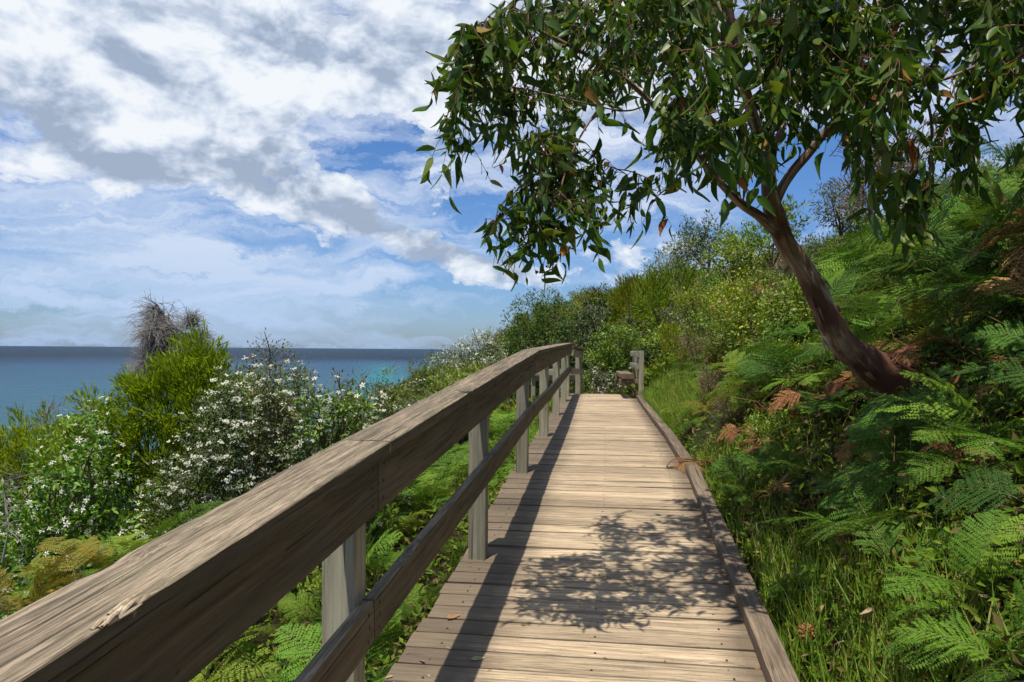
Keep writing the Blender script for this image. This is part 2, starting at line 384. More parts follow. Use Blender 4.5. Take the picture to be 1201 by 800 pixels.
def T(x, y):
    x = np.asarray(x, float); y = np.asarray(y, float)
    px_, dz = postX(y), deckZ(y)
    u = x - (px_ + 1.45)
    h = crest(y) + 1.1
    up = h * (1 - np.exp(-np.maximum(soft(u, .06), 0) * .86 / h)) * 1.05
    v = (px_ - .05) - x
    vv = np.maximum(soft(v, .08), 0)
    dn = .30 * vv + .5 * soft(vv - 4.5, .8) + .5 * soft(vv - 9, 1.)
    z = dz - .10 - .15 * np.clip(1 - u / .1, 0, 1) * (u < .1) + up - dn
    z = np.where((u < 0) & (v < 0), dz - .32, z)
    z = z - np.maximum(0, y - 85) * .5
    return np.maximum(z, SEA - 2)
def Tn(x, y):
    e = .15
    return unit(np.stack([-(T(x + e, y) - T(x - e, y)) / (2 * e), -(T(x, y + e) - T(x, y - e)) / (2 * e), np.ones_like(np.asarray(x, float))], -1))

# terrain sheet (fine by the path, coarse out to the shore)
def terrain():
    us = np.unique(np.concatenate([np.linspace(-60, -12, 25), np.linspace(-12, 12, 121), np.linspace(12, 70, 25)]))
    ys = np.unique(np.concatenate([np.linspace(-12, 20, 129), np.linspace(20, 140, 81)]))
    U, Y = np.meshgrid(us, ys); X = U + postX(Y)
    Z = T(X, Y)
    for i in range(Z.shape[0]):
        for j in range(Z.shape[1]):
            if U[i, j] > 1.6 or U[i, j] < -.4:
                Z[i, j] += .14 * mnoise.noise((X[i, j] * 1.1, Y[i, j] * 1.1, 0)) + .3 * mnoise.noise((X[i, j] * .3, Y[i, j] * .3, 5)) * min(1, abs(U[i, j]) / 6)
    n, m_ = Z.shape; V = np.stack([X, Y, Z], -1).reshape(-1, 3)
    a = (np.arange(n - 1)[:, None] * m_ + np.arange(m_ - 1)[None]).ravel()
    Fc = np.stack([a, a + 1, a + m_ + 1, a + m_], 1)
    mb = MB().add(V, Fc); o = mb.build('hillside', M['ground']); tag(o, kind='structure')
terrain()
def sea():
    rs = np.concatenate([[0], np.geomspace(40, 60000, 40)]); k = 96; V = [[0, 0, SEA]]; Fc = []
    for r in rs[1:]:
        for i in range(k):
            a = 2 * math.pi * i / k; V.append([r * math.cos(a), r * math.sin(a), SEA])
    mb = MB(); mb.add(V, [[0, 1 + i, 1 + (i + 1) % k] for i in range(k)])
    q = []
    for j in range(len(rs) - 2):
        for i in range(k):
            b = 1 + j * k; c_ = b + k; q.append([b + i, c_ + i, c_ + (i + 1) % k, b + (i + 1) % k])
    mb.f.append(np.array(q)); mb.m.append(np.zeros(len(q), int))
    o = mb.build('sea', M['sea']); tag(o, kind='structure')
sea()

# ------------------------------------------------------------------ timber
def timber(mb, a, b, w, h, up=(0, 0, 1), mat=0, step=.05, rough=.0015, rnd=.006, seed=0, chip=0, goff=None):
    """a sawn board from a to b (centres), w across, h along up; grain attribute runs with it"""
    a = np.array(a, float); b = np.array(b, float); T_ = unit(b - a); Ln = np.linalg.norm(b - a)
    up = np.array(up, float); S = unit(np.cross(T_, up)); U = np.cross(S, T_)
    n = max(2, int(Ln / step) + 1); ss = np.linspace(0, Ln, n)
    ns_w = max(2, int(w / .02)); ns_h = max(2, int(h / .02)); r = rnd
    prof = []
    for t in np.linspace(-1, 1, ns_w): prof.append((t * (w / 2 - r), h / 2))
    for t in np.linspace(1, -1, ns_h): prof.append((w / 2, t * (h / 2 - r)))
    for t in np.linspace(1, -1, ns_w): prof.append((t * (w / 2 - r), -h / 2))
    for t in np.linspace(-1, 1, ns_h): prof.append((-w / 2, t * (h / 2 - r)))
    prof = np.array(prof); K = len(prof)
    off = np.array(goff if goff is not None else (random.uniform(0, 50), random.uniform(0, 50), random.uniform(0, 50)))
    V = []; G = []
    for i, s_ in enumerate(ss):
        pf = prof.copy()
        for k in range(K):
            x, y = pf[k]
            nz = mnoise.noise((s_ * 3.1 + seed, x * 22 + off[0], y * 22)) + .6 * mnoise.noise((s_ * 17, x * 60 + off[1], y * 60 + seed))
            corner = (abs(abs(x) - w / 2) < r * 1.6) and (abs(abs(y) - h / 2) < r * 1.6)
            dl = rough * nz
            if corner:
                e = abs(mnoise.noise((s_ * 9 + off[2], x * 5, y * 5 + seed)))
                dl -= rough * 1.0 + chip * max(0, e - .3) * .008
            L0 = math.hypot(x, y) + 1e-9
            if abs(abs(y) - h / 2) < 1e-6: pf[k, 1] += math.copysign(1, y) * dl
            else: pf[k, 0] += math.copysign(1, x) * dl
        V.append(a + T_ * s_ + pf[:, :1] * S + pf[:, 1:] * U)
        G.append(np.stack([np.full(K, s_) + off[0], prof[:, 0] + off[1], prof[:, 1] + off[2]], 1))
    base = mb.n
    V = np.concatenate(V); G = np.concatenate(G); Fc = []
    for i in range(n - 1):
        for k in range(K):
            k2 = (k + 1) % K
            Fc.append((i * K + k, (i + 1) * K + k, (i + 1) * K + k2, i * K + k2))
    mb.add(V, Fc, mat, G)
    # end caps as fans
    for (i0, p0, flip) in ((0, a, 0), ((n - 1) * K, b, 1)):
        c = mb.n; mb.add([p0], np.zeros((0, 3), int), mat, [[off[0] + (Ln if flip else 0), off[1], off[2]]])
        q = []
        for k in range(K):
            k2 = (k + 1) % K; t = [c, base + i0 + k, base + i0 + k2] if not flip else [c, base + i0 + k2, base + i0 + k]
            q.append(t)
        mb.f.append(np.array(q)); mb.m.append(np.full(len(q), mat, int))

def disc(mb, c, nrm, r, mat=1, t=.0015, k=7):
    nrm = unit(np.array(nrm, float)); u = unit(np.cross(nrm, [0.3, .9, .1])); v = np.cross(nrm, u)
    a = np.linspace(0, 2 * math.pi, k, endpoint=False)
    ring = r * (np.cos(a)[:, None] * u + np.sin(a)[:, None] * v) + np.array(c)
    V = np.concatenate([ring, ring * 1 + nrm * t, [np.array(c) + nrm * (t + .001)]])
    q = [[i, (i + 1) % k, k + (i + 1) % k, k + i] for i in range(k)]
    n0 = mb.n; mb.add(V, q, mat)
    mb.f.append(np.array([[n0 + k + i, n0 + k + (i + 1) % k, n0 + 2 * k] for i in range(k)])); mb.m.append(np.full(k, mat, int))

def head(d):  # unit direction of the path and the rightward normal
    t = unit(np.array([postX(d + .4) - postX(d - .4), .8])); return t, np.array([t[1], -t[0]])

# boardwalk: planks, bearers and kerb boards
walk = empty('boardwalk', (float(postX(2) + .7), 2, float(deckZ(2))))
tag(walk, 'weathered plank boardwalk rising along the hillside beside the handrail', 'boardwalk')
W0 = np.array(walk.location)
def deck():
    mb = MB(); t = .55; i = 0
    while t < 20.5:
        pitch = .152 + random.uniform(-.006, .006) + (.035 if random.random() < .06 else 0)
        (tx, ty), nr = head(t)
        c0 = np.array([postX(t) - .09, t]); z = deckZ(t); slope = (deckZ(t + .07) - deckZ(t - .07)) / .14
        l = .0 + random.uniform(-.012, .012); r_ = 1.46
        if t < 20.5:
            a = np.array([*(c0 + nr * l), z]); b = np.array([*(c0 + nr * r_), z])
            dz = random.uniform(-.003, .003); tilt = random.uniform(-.0025, .0025)
            a[2] += dz - .0175 + tilt; b[2] += dz - .0175 - tilt
            up = unit(np.array([-tx * slope, -ty * slope, 1]))
            timber(mb, a - W0, b - W0, pitch - .010 - random.uniform(0, .004), .035, up=up, step=.08, rough=.0012, rnd=.004, seed=i * 3.7, chip=.6,
                   goff=(0, i * 1.37, random.uniform(0, 30)))
            for u in (.13, .77, 1.30):
                for s_ in (-.035, .035):
                    if t < 9:
                        p = np.array([*(c0 + nr * (u + random.uniform(-.008, .008)) + np.array([tx, ty]) * (s_ + random.uniform(-.006, .006))), z + dz + .0003])
                        disc(mb, p - W0, up, .0055, 1, .0006, 6)
        t += pitch * ty; i += 1
    return mb.build('deck', [M['deck'], M['nail']], walk, smooth=False)
deck()
def bearers():
    mb = MB()
    for u in (.12, .75, 1.36):
        ds = np.linspace(.4, 20, 12)
        for d0, d1 in zip(ds[:-1], ds[1:]):
            pa = np.array([postX(d0) - .09 + u, d0, deckZ(d0) - .11]); pb_ = np.array([postX(d1) - .09 + u, d1, deckZ(d1) - .11])
            timber(mb, pa - W0, pb_ - W0, .07, .12, step=.5)
    mb.build('bearer', M['under'], walk)
bearers()
for (d0, d1, off) in ((.9, 3.78, 0), (3.80, 6.55, .004), (6.75, 10.6, -.004), (10.62, 15.0, 0)):
    ds = np.linspace(d0, d1, max(2, int((d1 - d0) / 1.2)))
    mb = MB()
    pts = [np.array([postX(d) + 1.34 + .055 + off, d, deckZ(d) + .038]) for d in ds]
    for a, b in zip(pts[:-1], pts[1:]): timber(mb, a - W0, b - W0 + (b - a) * .0, .10, .07, step=.06, rough=.001, rnd=.004, chip=.6)
    mb.build('kerb_board', M['kerb'], walk)

# handrail: posts, top boards, side boards, lower rails
rail = empty('timber_handrail', (float(postX(2.25)), 2.25, float(deckZ(2.25))))
tag(rail, 'weathered grey timber handrail with broad top board along the seaward edge', 'handrail')
R0 = np.array(rail.location)
PD = [.12, 2.25, 4.38, 6.5, 8.8, 11.5, 14.2, 15.4]
for k, d in enumerate(PD):
    mb = MB(); x = postX(d)
    timber(mb, np.array([x, d, deckZ(d) - .5]) - R0, np.array([x, d, railZ(d) - .042]) - R0, .10, .10, up=(head(d)[0][0], head(d)[0][1], 0), step=.06, rough=.0015, rnd=.005, seed=k * 9.1)
    mb.build('post', M['post'], rail)
def rp(d, dx, dz): return np.array([postX(d) + dx, d, railZ(d) + dz]) - R0
def rail_run(name, joints, dx, w, h, dzc, mat, step=.04, rough=.0009, chip=.5, rnd=.003):
    for d0, d1 in joints:
        knots = [d0] + [q for q in _D if d0 < q < d1] + [d1]
        mb = MB()
        for a, b in zip(knots[:-1], knots[1:]):
            e = .004
            timber(mb, rp(a + e * (a == d0), dx, dzc), rp(b - e * (b == d1), dx, dzc), w, h, step=step if a < 8 else .15, rough=rough, rnd=rnd, chip=chip, seed=a)
        if name != 'top_board':
            for jd in (d0 + .05, d1 - .05):
                if jd > .4 and jd < 9:
                    for q in (-.3, .0, .3):
                        disc(mb, rp(jd + random.uniform(-.006, .006), dx + w / 2 + .0006, dzc + q * h), (1, -.135, 0), .0065, 1, .0012)
        mb.build(name, [mat, M['nail']], rail)
rail_run('top_board', [(-.6, 2.25), (2.25, 6.65), (6.65, 11.5), (11.5, 15.5)], .058, .150, .04, -.02, M['rail'], .03, .0012, 1.2, .0035)
rail_run('side_board', [(-.6, 2.25), (2.25, 6.5), (6.5, 11.5), (11.5, 15.5)], .0735, .045, .165, -.1245, M['rail'])
rail_run('lower_rail', [(-.6, 2.25), (2.25, 6.5), (6.5, 11.5), (11.5, 15.5)], .0695, .038, .125, -.517, M['rail'])
# torn splinter of wood on the edge of the nearest top board
def splinter():
    mb = MB(); rr = np.random.default_rng(3)
    for k in range(22):
        d = 1.02 + rr.uniform(-.035, .035); p = rp(d, .058 + .0825 - rr.uniform(.0, .022), rr.uniform(-.002, .004))
        Lk = rr.uniform(.02, .07); q = p + np.array([.12 * Lk + rr.uniform(-.004, .006), Lk, .0658 * Lk + rr.uniform(-.002, .008)])
        V, Fc = tube([p, (p + q) / 2 + [0, 0, rr.uniform(0, .004)], q], [.0022, .003, .0005], 5)
        mb.add(V, Fc, 0, V * 1.0 + 7)
    mb.build('torn_splinter', M['splint'], rail)
M['splint'] = plain('fresh_torn_wood', (.52, .42, .28), .8, var=(.3, .22, .14), scale=60)
splinter()
# the return of the rail round the corner, beyond the crest
end = empty('handrail_return', tuple(P(678, 462, 17.0)))
tag(end, 'short return of the handrail with one post at the far end of the deck', 'handrail')
E0 = np.array(end.location)
def tm_obj(name, a, b, w, h, par, o0, mat='post', up=(0, 0, 1), **k):
    mb = MB(); timber(mb, np.array(a) - o0, np.array(b) - o0, w, h, up=up, step=.1, **k); return mb.build(name, M[mat], par)
p7 = P(678, 462, 17.0)
tm_obj('post', p7 - [0, 0, .3], p7 + [0, 0, .93], .12, .12, end, E0, up=(.5, 1, 0))
tm_obj('top_board', np.array([1.16, 15.6, .06]), p7 + [.09, .06, .955], .15, .04, end, E0, 'rail')
tm_obj('side_board', np.array([1.2, 15.6, -.04]), p7 + [.07, -.08, .84], .045, .15, end, E0)
tm_obj('lower_rail', np.array([1.2, 15.6, -.42]), p7 + [.07, -.08, .48], .04, .12, end, E0)
# low barrier across the lookout spur left of the path
bar = empty('low_timber_barrier', tuple(P(625, 463, 17.8)))
tag(bar, 'low pale timber barrier on short posts glimpsed between the last handrail posts', 'barrier')
B0 = np.array(bar.location)
for px_ in (624.7, 655): q = P(px_, 462, 17.8); tm_obj('post', q - [0, 0, .4], q + [0, 0, .5], .1, .1, bar, B0, up=(0, 1, 0))
tm_obj('rail_board', P(622, 436.5, 17.7), P(676, 436.5, 17.7), .05, .14, bar, B0)
tm_obj('back_board', P(622, 443.5, 17.95), P(676, 443.5, 17.95), .05, .13, bar, B0, 'under')  # added dark board, its colour standing in for shade below the rail board

# bench at the end of the deck
bench = empty('timber_bench', tuple(P(751, 466, 14.9)))
tag(bench, 'rustic timber bench of two thick seat planks and a low back, seen end on', 'bench')
N0 = np.array(bench.location); pb0 = P(751, 466, 14.9)
for dd in (0, 1.75):
    q = pb0 + np.array([dd * .09, dd, -.0])
    tm_obj('back_post', q - [0, 0, .3], q + [0, 0, .885], .10, .10, bench, N0, up=(0, 1, 0))
    tm_obj('seat_arm', q + [-.05, 0, .30], q + [-.42, 0, .30], .06, .09, bench, N0, 'kerb')
    tm_obj('brace', q + [-.04, 0, .04], q + [-.30, 0, .27], .05, .07, bench, N0, 'kerb', up=(0, 1, 0))
for dx in (-.205, -.335):
    tm_obj('seat_plank', pb0 + [dx, -.12, .40], pb0 + [dx + .17, 1.9, .40], .118, .10, bench, N0, 'deck', rnd=.012)
for z0 in (.82, .58):
    tm_obj('back_board', pb0 + [-.075, -.06, z0], pb0 + [.1, 1.9, z0], .045, .11, bench, N0)

# ------------------------------------------------------------------ bracken
def frond_arrays(rng, L=.75, npin=15, npl=11, e0=72, e1=-25, stem=.38, lod=0):
    n = 26; s_ = np.linspace(0, 1, n); ang = np.radians(e0 + (e1 - e0) * np.clip((s_ - .15) / .85, 0, 1) ** .8)
    ds = L / (n - 1); x = np.concatenate([[0], np.cumsum(np.cos(ang[:-1]) * ds)]); z = np.concatenate([[0], np.cumsum(np.sin(ang[:-1]) * ds)])
    wob = .03 * L * np.sin(s_ * 3 + rng.uniform(0, 6)); C_ = np.stack([x, wob - wob[0], z], 1)
    Tn_ = unit(np.gradient(C_, axis=0)); lat = np.array([0, 1., 0])
    LP = []; LD = []; LN = []; LL = []; LW = []; ribs = []
    Lb = L * (1 - stem)
    for i in range(npin):
        t = (i + .3) / npin; si = stem + (1 - stem) * (1 - (1 - t) ** 1.15)
        c = np.array([np.interp(si, s_, C_[:, k]) for k in range(3)]); tg = unit([np.interp(si, s_, Tn_[:, k]) for k in range(3)])
        up = unit(np.cross(tg, lat)) * -1
        if up[2] < 0 and abs(tg[0]) > .2: up = -up
        for sd in (-1, 1):
            Lp = Lb * .52 * (1 - t) ** .85 * (.78 + .3 * min(1, t * 5)) * rng.uniform(.85, 1.1) + .012
            al = np.radians(rng.uniform(58, 72) - 12 * t)
            dp = unit(lat * sd * math.sin(al) + tg * math.cos(al) + up * rng.uniform(-.12, .22))
            m_ = max(3, int(npl * (Lp / (Lb * .5)) ** .55))
            uu = (np.arange(m_) + .4) / m_
            droop = -.22 * rng.uniform(.3, 1.3)
            pts = c + dp * (uu * Lp)[:, None] + np.array([0, 0, 1]) * (droop * uu ** 2 * Lp)[:, None] + tg * (.10 * uu ** 2 * Lp)[:, None]
            dloc = unit(dp + np.array([0, 0, 1.]) * (2 * droop * uu)[:, None] + tg * (.2 * uu)[:, None])
            ribs.append((c, pts[-1], .0013))
            q = unit(np.cross(up, dp))
            for s2 in (-1, 1):
                be = .95
                dd = unit(q * s2 * be + dloc * .5 + rng.normal(0, .06, (m_, 3)))
                ll = np.minimum(Lp * .26 * (1 - uu) ** .6 + .006, .80 * Lb / npin * (1 - .45 * t)) * rng.uniform(.85, 1.1, m_)
                LP.append(pts); LD.append(dd); LN.append(np.tile(up, (m_, 1)) + rng.normal(0, .18, (m_, 3))); LL.append(ll)
                LW.append(np.minimum(ll * .5, Lp / m_ * .9 + .001))
    V, Fc = leaves(DIAMOND, np.concatenate(LP), np.concatenate(LD), np.concatenate(LN), np.concatenate(LL), np.concatenate(LW))
    return V, Fc, C_, ribs
def frond_mesh(name, mat, rng, **k):
    V, Fc, C_, ribs = frond_arrays(rng, **k); mb = MB(); mb.add(V, Fc, 0)
    v, f = tube(C_[::3], np.linspace(.0042, .0012, len(C_[::3])), 4); mb.add(v, f, 1)
    for a, b, r in ribs:
        v, f = tube([a, (a + b) / 2, b], [r, r, .0005], 3); mb.add(v, f, 1)
    return mb.mesh(name, [M[mat], M['rachis'] if mat != 'fern_rust' else M['twig']])
FR = {}
r_ = np.random.default_rng(11)
for mt in ('fern', 'fern_deep', 'fern_lime', 'fern_gold', 'fern_rust'):
    FR[mt] = []
    for (L, e0, e1, st) in ((.75, 75, -20, .36), (.62, 62, -40, .30), (.85, 80, 5, .42), (.5, 55, -15, .3)):
        if mt == 'fern_rust': e1 -= 50
        FR[mt].append(frond_mesh('frond', mt, r_, L=L, npin=12, npl=17, e0=e0, e1=e1, stem=st))
# single-mesh plants for the ones too small to show their fronds
def fern_plant_mesh(mt, rng, n, npl=6):
    mb = MB()
    for k in range(n):
        V, Fc, C_, rb = frond_arrays(rng, L=rng.uniform(.5, .85), npin=10, npl=npl + 4, e0=rng.uniform(50, 80), e1=rng.uniform(-40, 5), stem=.3)
        V = V * 1.0; a = 2 * math.pi * (k + rng.uniform(-.3, .3)) / n; c, s_ = math.cos(a), math.sin(a)
        Rm = np.array([[c, -s_, 0], [s_, c, 0], [0, 0, 1]]); mb.add(V @ Rm.T, Fc)
        v, f = tube(C_[::5] @ Rm.T, .003, 3); mb.add(v, f, 1)
    return mb.mesh('bracken', [M[mt], M['rachis']])
FP = {mt: [fern_plant_mesh(mt, r_, n) for n in (6, 7)] for mt in ('fern', 'fern_deep', 'fern_lime', 'fern_gold')}

TINT = {'fern': 'mid green', 'fern_deep': 'deep green', 'fern_lime': 'lime green', 'fern_gold': 'yellowing', 'fern_rust': 'dead brown'}
ORD = ['nearest', 'first', 'second', 'third', 'fourth', 'fifth', 'sixth', 'seventh']
def px_of(p):
    return 600 + F * p[0] / p[1], 410 - F * p[2] / p[1]
LABELS = {}
def nwords(l): return len(l.replace('-', ' ').split())
def uniq(base, extras):
    """first wording not used yet"""
    for e in [''] + extras:
        l = base + (', ' + e if e else '')
        if nwords(l) > 16: continue
        if l not in LABELS: LABELS[l] = 1; return l
    LABELS[base] = LABELS.get(base, 0) + 1; return base
def where_path(p):
    d = p[1]; k = int(np.searchsorted([2.25, 4.38, 6.5, 8.8, 11.5, 14.2, 15.4], d))
    if k == 0: return 'before the first post'
    if k >= 7: return 'beyond the last post'
    nx = ['first', 'second', 'third', 'fourth', 'fifth', 'sixth', 'last']
    return f"just past the {nx[k-1]} post" if (d - [2.25, 4.38, 6.5, 8.8, 11.5, 14.2][k-1]) < 1.1 else f"before the {nx[k]} post"
def fern_label(p, mt, side, sz):
    size = 'big' if sz > 1.12 else ('small' if sz < .85 else 'bushy')
    px_, py_ = px_of(p)
    if side == 'R':
        u = p[0] - postX(p[1]) - 1.45
        row = 'against the kerb' if u < .45 else ('above the kerb' if u < 1.1 else ('partway up' if u < 2.4 else 'high up'))
        if px_ > 960: loc = 'under the gum' if py_ > 330 else 'below gum leaves'
        elif px_ > 860: loc = 'left of the gum trunk'
        else: loc = 'near the bench'
    else:
        v = postX(p[1]) - .09 - p[0]
        row = 'touching the deck edge' if v < .4 else ('behind the handrail' if v < 1.2 else 'near the shrubs')
        loc = where_path(p)
    base = f"{size} {TINT[mt]} bracken {row}, {loc}"
    ex = ['arching', 'upright', 'spreading', 'leaning']
    if side == 'R': wp = where_path(p); ex = [wp] + [wp + ', ' + e for e in ex] + ex
    return uniq(base, ex)
FERN_N = 0
def bracken(x, y, mt, sz, side, parts=True, seed=0, zoff=0, lean=None):
    global FERN_N
    rr = random.Random(seed); z = float(T(x, y)) + zoff; nrm = Tn(np.array(x), np.array(y))
    up = Vector(unit(nrm * .55 + np.array([0, 0, .6])))
    q = Vector((0, 0, 1)).rotation_difference(up)
    grp = 'bracken on the bank beside the kerb' if side == 'R' else 'bracken below the handrail'
    if parts:
        o = empty('bracken', (x, y, z)); o.rotation_mode = 'QUATERNION'; o.rotation_quaternion = q; o.scale = (sz,) * 3
        n = rr.choice((5, 6, 7)); a0 = rr.uniform(0, 6.28)
        for k in range(n):
            c = bpy.data.objects.new('frond', rr.choice(FR[mt])); COL.objects.link(c); c.parent = o
            c.rotation_euler = (rr.uniform(-.45, .45), rr.uniform(-.45, .3), a0 + 6.283 * k / n + rr.uniform(-.5, .5)); s = rr.uniform(.6, 1.2); c.scale = (s, s, s)
    else:
        o = link('bracken', rr.choice(FP[mt])); o.location = (x, y, z); o.rotation_mode = 'QUATERNION'
        from mathutils import Quaternion
        o.rotation_quaternion = q @ Quaternion((0, 0, 1), rr.uniform(0, 6.28)); o.scale = (sz,) * 3
    tag(o, fern_label((x, y, z + .3), mt, side, sz), 'fern', grp); FERN_N += 1
    return o

rf = random.Random(5)
def pick(ws):
    t = rf.random() * sum(w for _, w in ws)
    for k, w in ws:
        t -= w
        if t <= 0: return k
    return ws[-1][0]
# right-hand bank
def bank_ferns():
    n = 0
    y = 2.2
    while y < 15.5:
        st = .28 + y * .022
        u = rf.uniform(.3, .5) if y < 9 else rf.uniform(.2, .4)
        while u < 6.5:
            yy = y + rf.uniform(-.2, .2); uu = u + rf.uniform(-.15, .15); x = float(postX(yy)) + 1.45 + uu
            px_, py_ = px_of((x, yy, float(T(x, yy)) + .3))
            if px_ < 1300 and math.hypot(x - 2.5, yy - 4.85) > .3 and not (1.75 < x < 2.75 and 4.1 < yy < 5.1):
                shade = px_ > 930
                if yy < 3.6 and uu < .45: pass
                else:
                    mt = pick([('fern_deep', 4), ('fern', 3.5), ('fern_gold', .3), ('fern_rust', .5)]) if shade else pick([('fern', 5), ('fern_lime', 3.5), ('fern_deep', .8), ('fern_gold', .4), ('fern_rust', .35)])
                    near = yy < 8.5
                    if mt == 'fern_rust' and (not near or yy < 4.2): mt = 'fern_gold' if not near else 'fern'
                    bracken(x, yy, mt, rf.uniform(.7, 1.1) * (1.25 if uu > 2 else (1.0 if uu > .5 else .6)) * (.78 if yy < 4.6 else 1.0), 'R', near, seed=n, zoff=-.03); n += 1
            u += st * rf.uniform(.9, 1.25)
        y += st * 1.05
    return n
n1 = bank_ferns()
# seaward side, below the rail
def sea_ferns():
    n = 1000; y = 1.5
    while y < 15:
        st = .33 + y * .035; v = .12
        while v < 2.0 + y * .05:
            yy = y + rf.uniform(-.15, .15); x = float(postX(yy)) - .09 - v - rf.uniform(0, .15)
            if px_of((x, yy, 0))[0] > -40:
                mt = pick([('fern', 6), ('fern_lime', 1.0), ('fern_deep', 2)])
                bracken(x, yy, mt, rf.uniform(.75, 1.05) * (.7 if v < .3 else 1), 'L', yy < 7.5, seed=n, zoff=-.03 if v > .3 else -.12); n += 1
            v += st * rf.uniform(.95, 1.2)
        y += st
    return n - 1000
n2 = sea_ferns()
# turning bracken by the near end of the rail
for k, (px_, py_, d, mt, s_) in enumerate([(95, 672, 4.0, 'fern_gold', .6), (55, 705, 3.6, 'fern_gold', .5), (160, 655, 4.1, 'fern', .6), (150, 630, 4.6, 'fern_lime', .65), (15, 705, 3.8, 'fern_gold', .5), (105, 650, 4.3, 'fern_gold', .5), (190, 628, 4.5, 'fern', .6), (60, 670, 4.2, 'fern_lime', .5)]):
    p = P(px_, py_, d); bracken(p[0], p[1], mt, s_, 'L', True, seed=3000 + k, zoff=float(p[2] - T(p[0], p[1])) - .38 * s_)
for k, (px_, py_, d, s_) in enumerate([(958, 515, 5.6, .55), (1012, 600, 4.3, .4), (930, 485, 6.2, .5), (1130, 720, 3.4, .3), (905, 590, 4.6, .3), (1060, 520, 5.0, .5), (868, 372, 10, .8), (845, 430, 9.5, .5), (1000, 505, 5.4, .5), (1175, 640, 3.9, .4), (885, 545, 5.4, .35)]):
    p = P(px_, py_, d); bracken(p[0], p[1], 'fern_rust', s_, 'R', True, seed=3100 + k, zoff=max(.12, float(p[2] - T(p[0], p[1])) + .02))
# dead clump spilling across the kerb
dk = empty('dead_bracken', tuple(P(812, 548, 6.65) - [0, 0, .02]))
tag(dk, 'rust brown clump of dead bracken spilling over the gap in the kerb', 'dead fern')
for k in range(9):
    c = bpy.data.objects.new('frond', FR['fern_rust'][k % 4]); COL.objects.link(c); c.parent = dk
    c.rotation_euler = (rf.uniform(-.4, .4), rf.uniform(.1, .6), 6.28 * k / 9); c.scale = (.42, .42, .42)
import sys; print('ferns', n1, n2, file=sys.stderr)
#@@PLANTS
# ------------------------------------------------------------------ shrubs
STY = {'limeb': dict(m='lime2', L=.075, W=.013, t=DIAMOND, mode='plume', cl=.13, n=40),  # leaf material, length, width, template, mode, cluster size, leaves per cluster, stem material, flowers
 'lime':   dict(m='lime', L=.075, W=.011, t=DIAMOND, mode='plume', cl=.13, n=46),
 'daisy':  dict(m='dusty', L=.034, W=.012, t=DIAMOND, mode='spread', cl=.10, n=34, fl=('petal', DAISY, .0072, 12, 'cap')),
 'star':   dict(m='bright', L=.045, W=.019, t=LANCE, mode='spread', cl=.095, n=16, fl=('petal', STAR5, .024, 1.5, 'lone')),
 'leafy':  dict(m='bright', L=.06, W=.022, t=LANCE, mode='spread', cl=.12, n=20),
 'olive':  dict(m='olive', L=.055, W=.018, t=DIAMOND, mode='spread', cl=.13, n=30),
 'sparse': dict(m='heath', L=.032, W=.013, t=DIAMOND, mode='spread', cl=.11, n=20, twiggy=1),
 'red':    dict(m='pinkish', L=.04, W=.012, t=DIAMOND, mode='plume', cl=.1, n=30),
 'grey':   dict(m='greygreen', L=.05, W=.016, t=DIAMOND, mode='spread', cl=.13, n=34),
 'dark':   dict(m='darkgreen', L=.08, W=.022, t=DIAMOND, mode='droop', cl=.18, n=30),
 'tan':    dict(m='tan', L=.07, W=.010, t=DIAMOND, mode='plume', cl=.14, n=30, twiggy=1),
 'whitefar': dict(m='greygreen', L=.05, W=.02, t=DIAMOND, mode='spread', cl=.14, n=26, fl=('petal', DAISY, .016, 3, 'cap')),
 'yellow': dict(m='bright', L=.045, W=.02, t=DIAMOND, mode='spread', cl=.12, n=24, fl=('yellowf', DAISY, .016, 1.6, 'lone')),
}
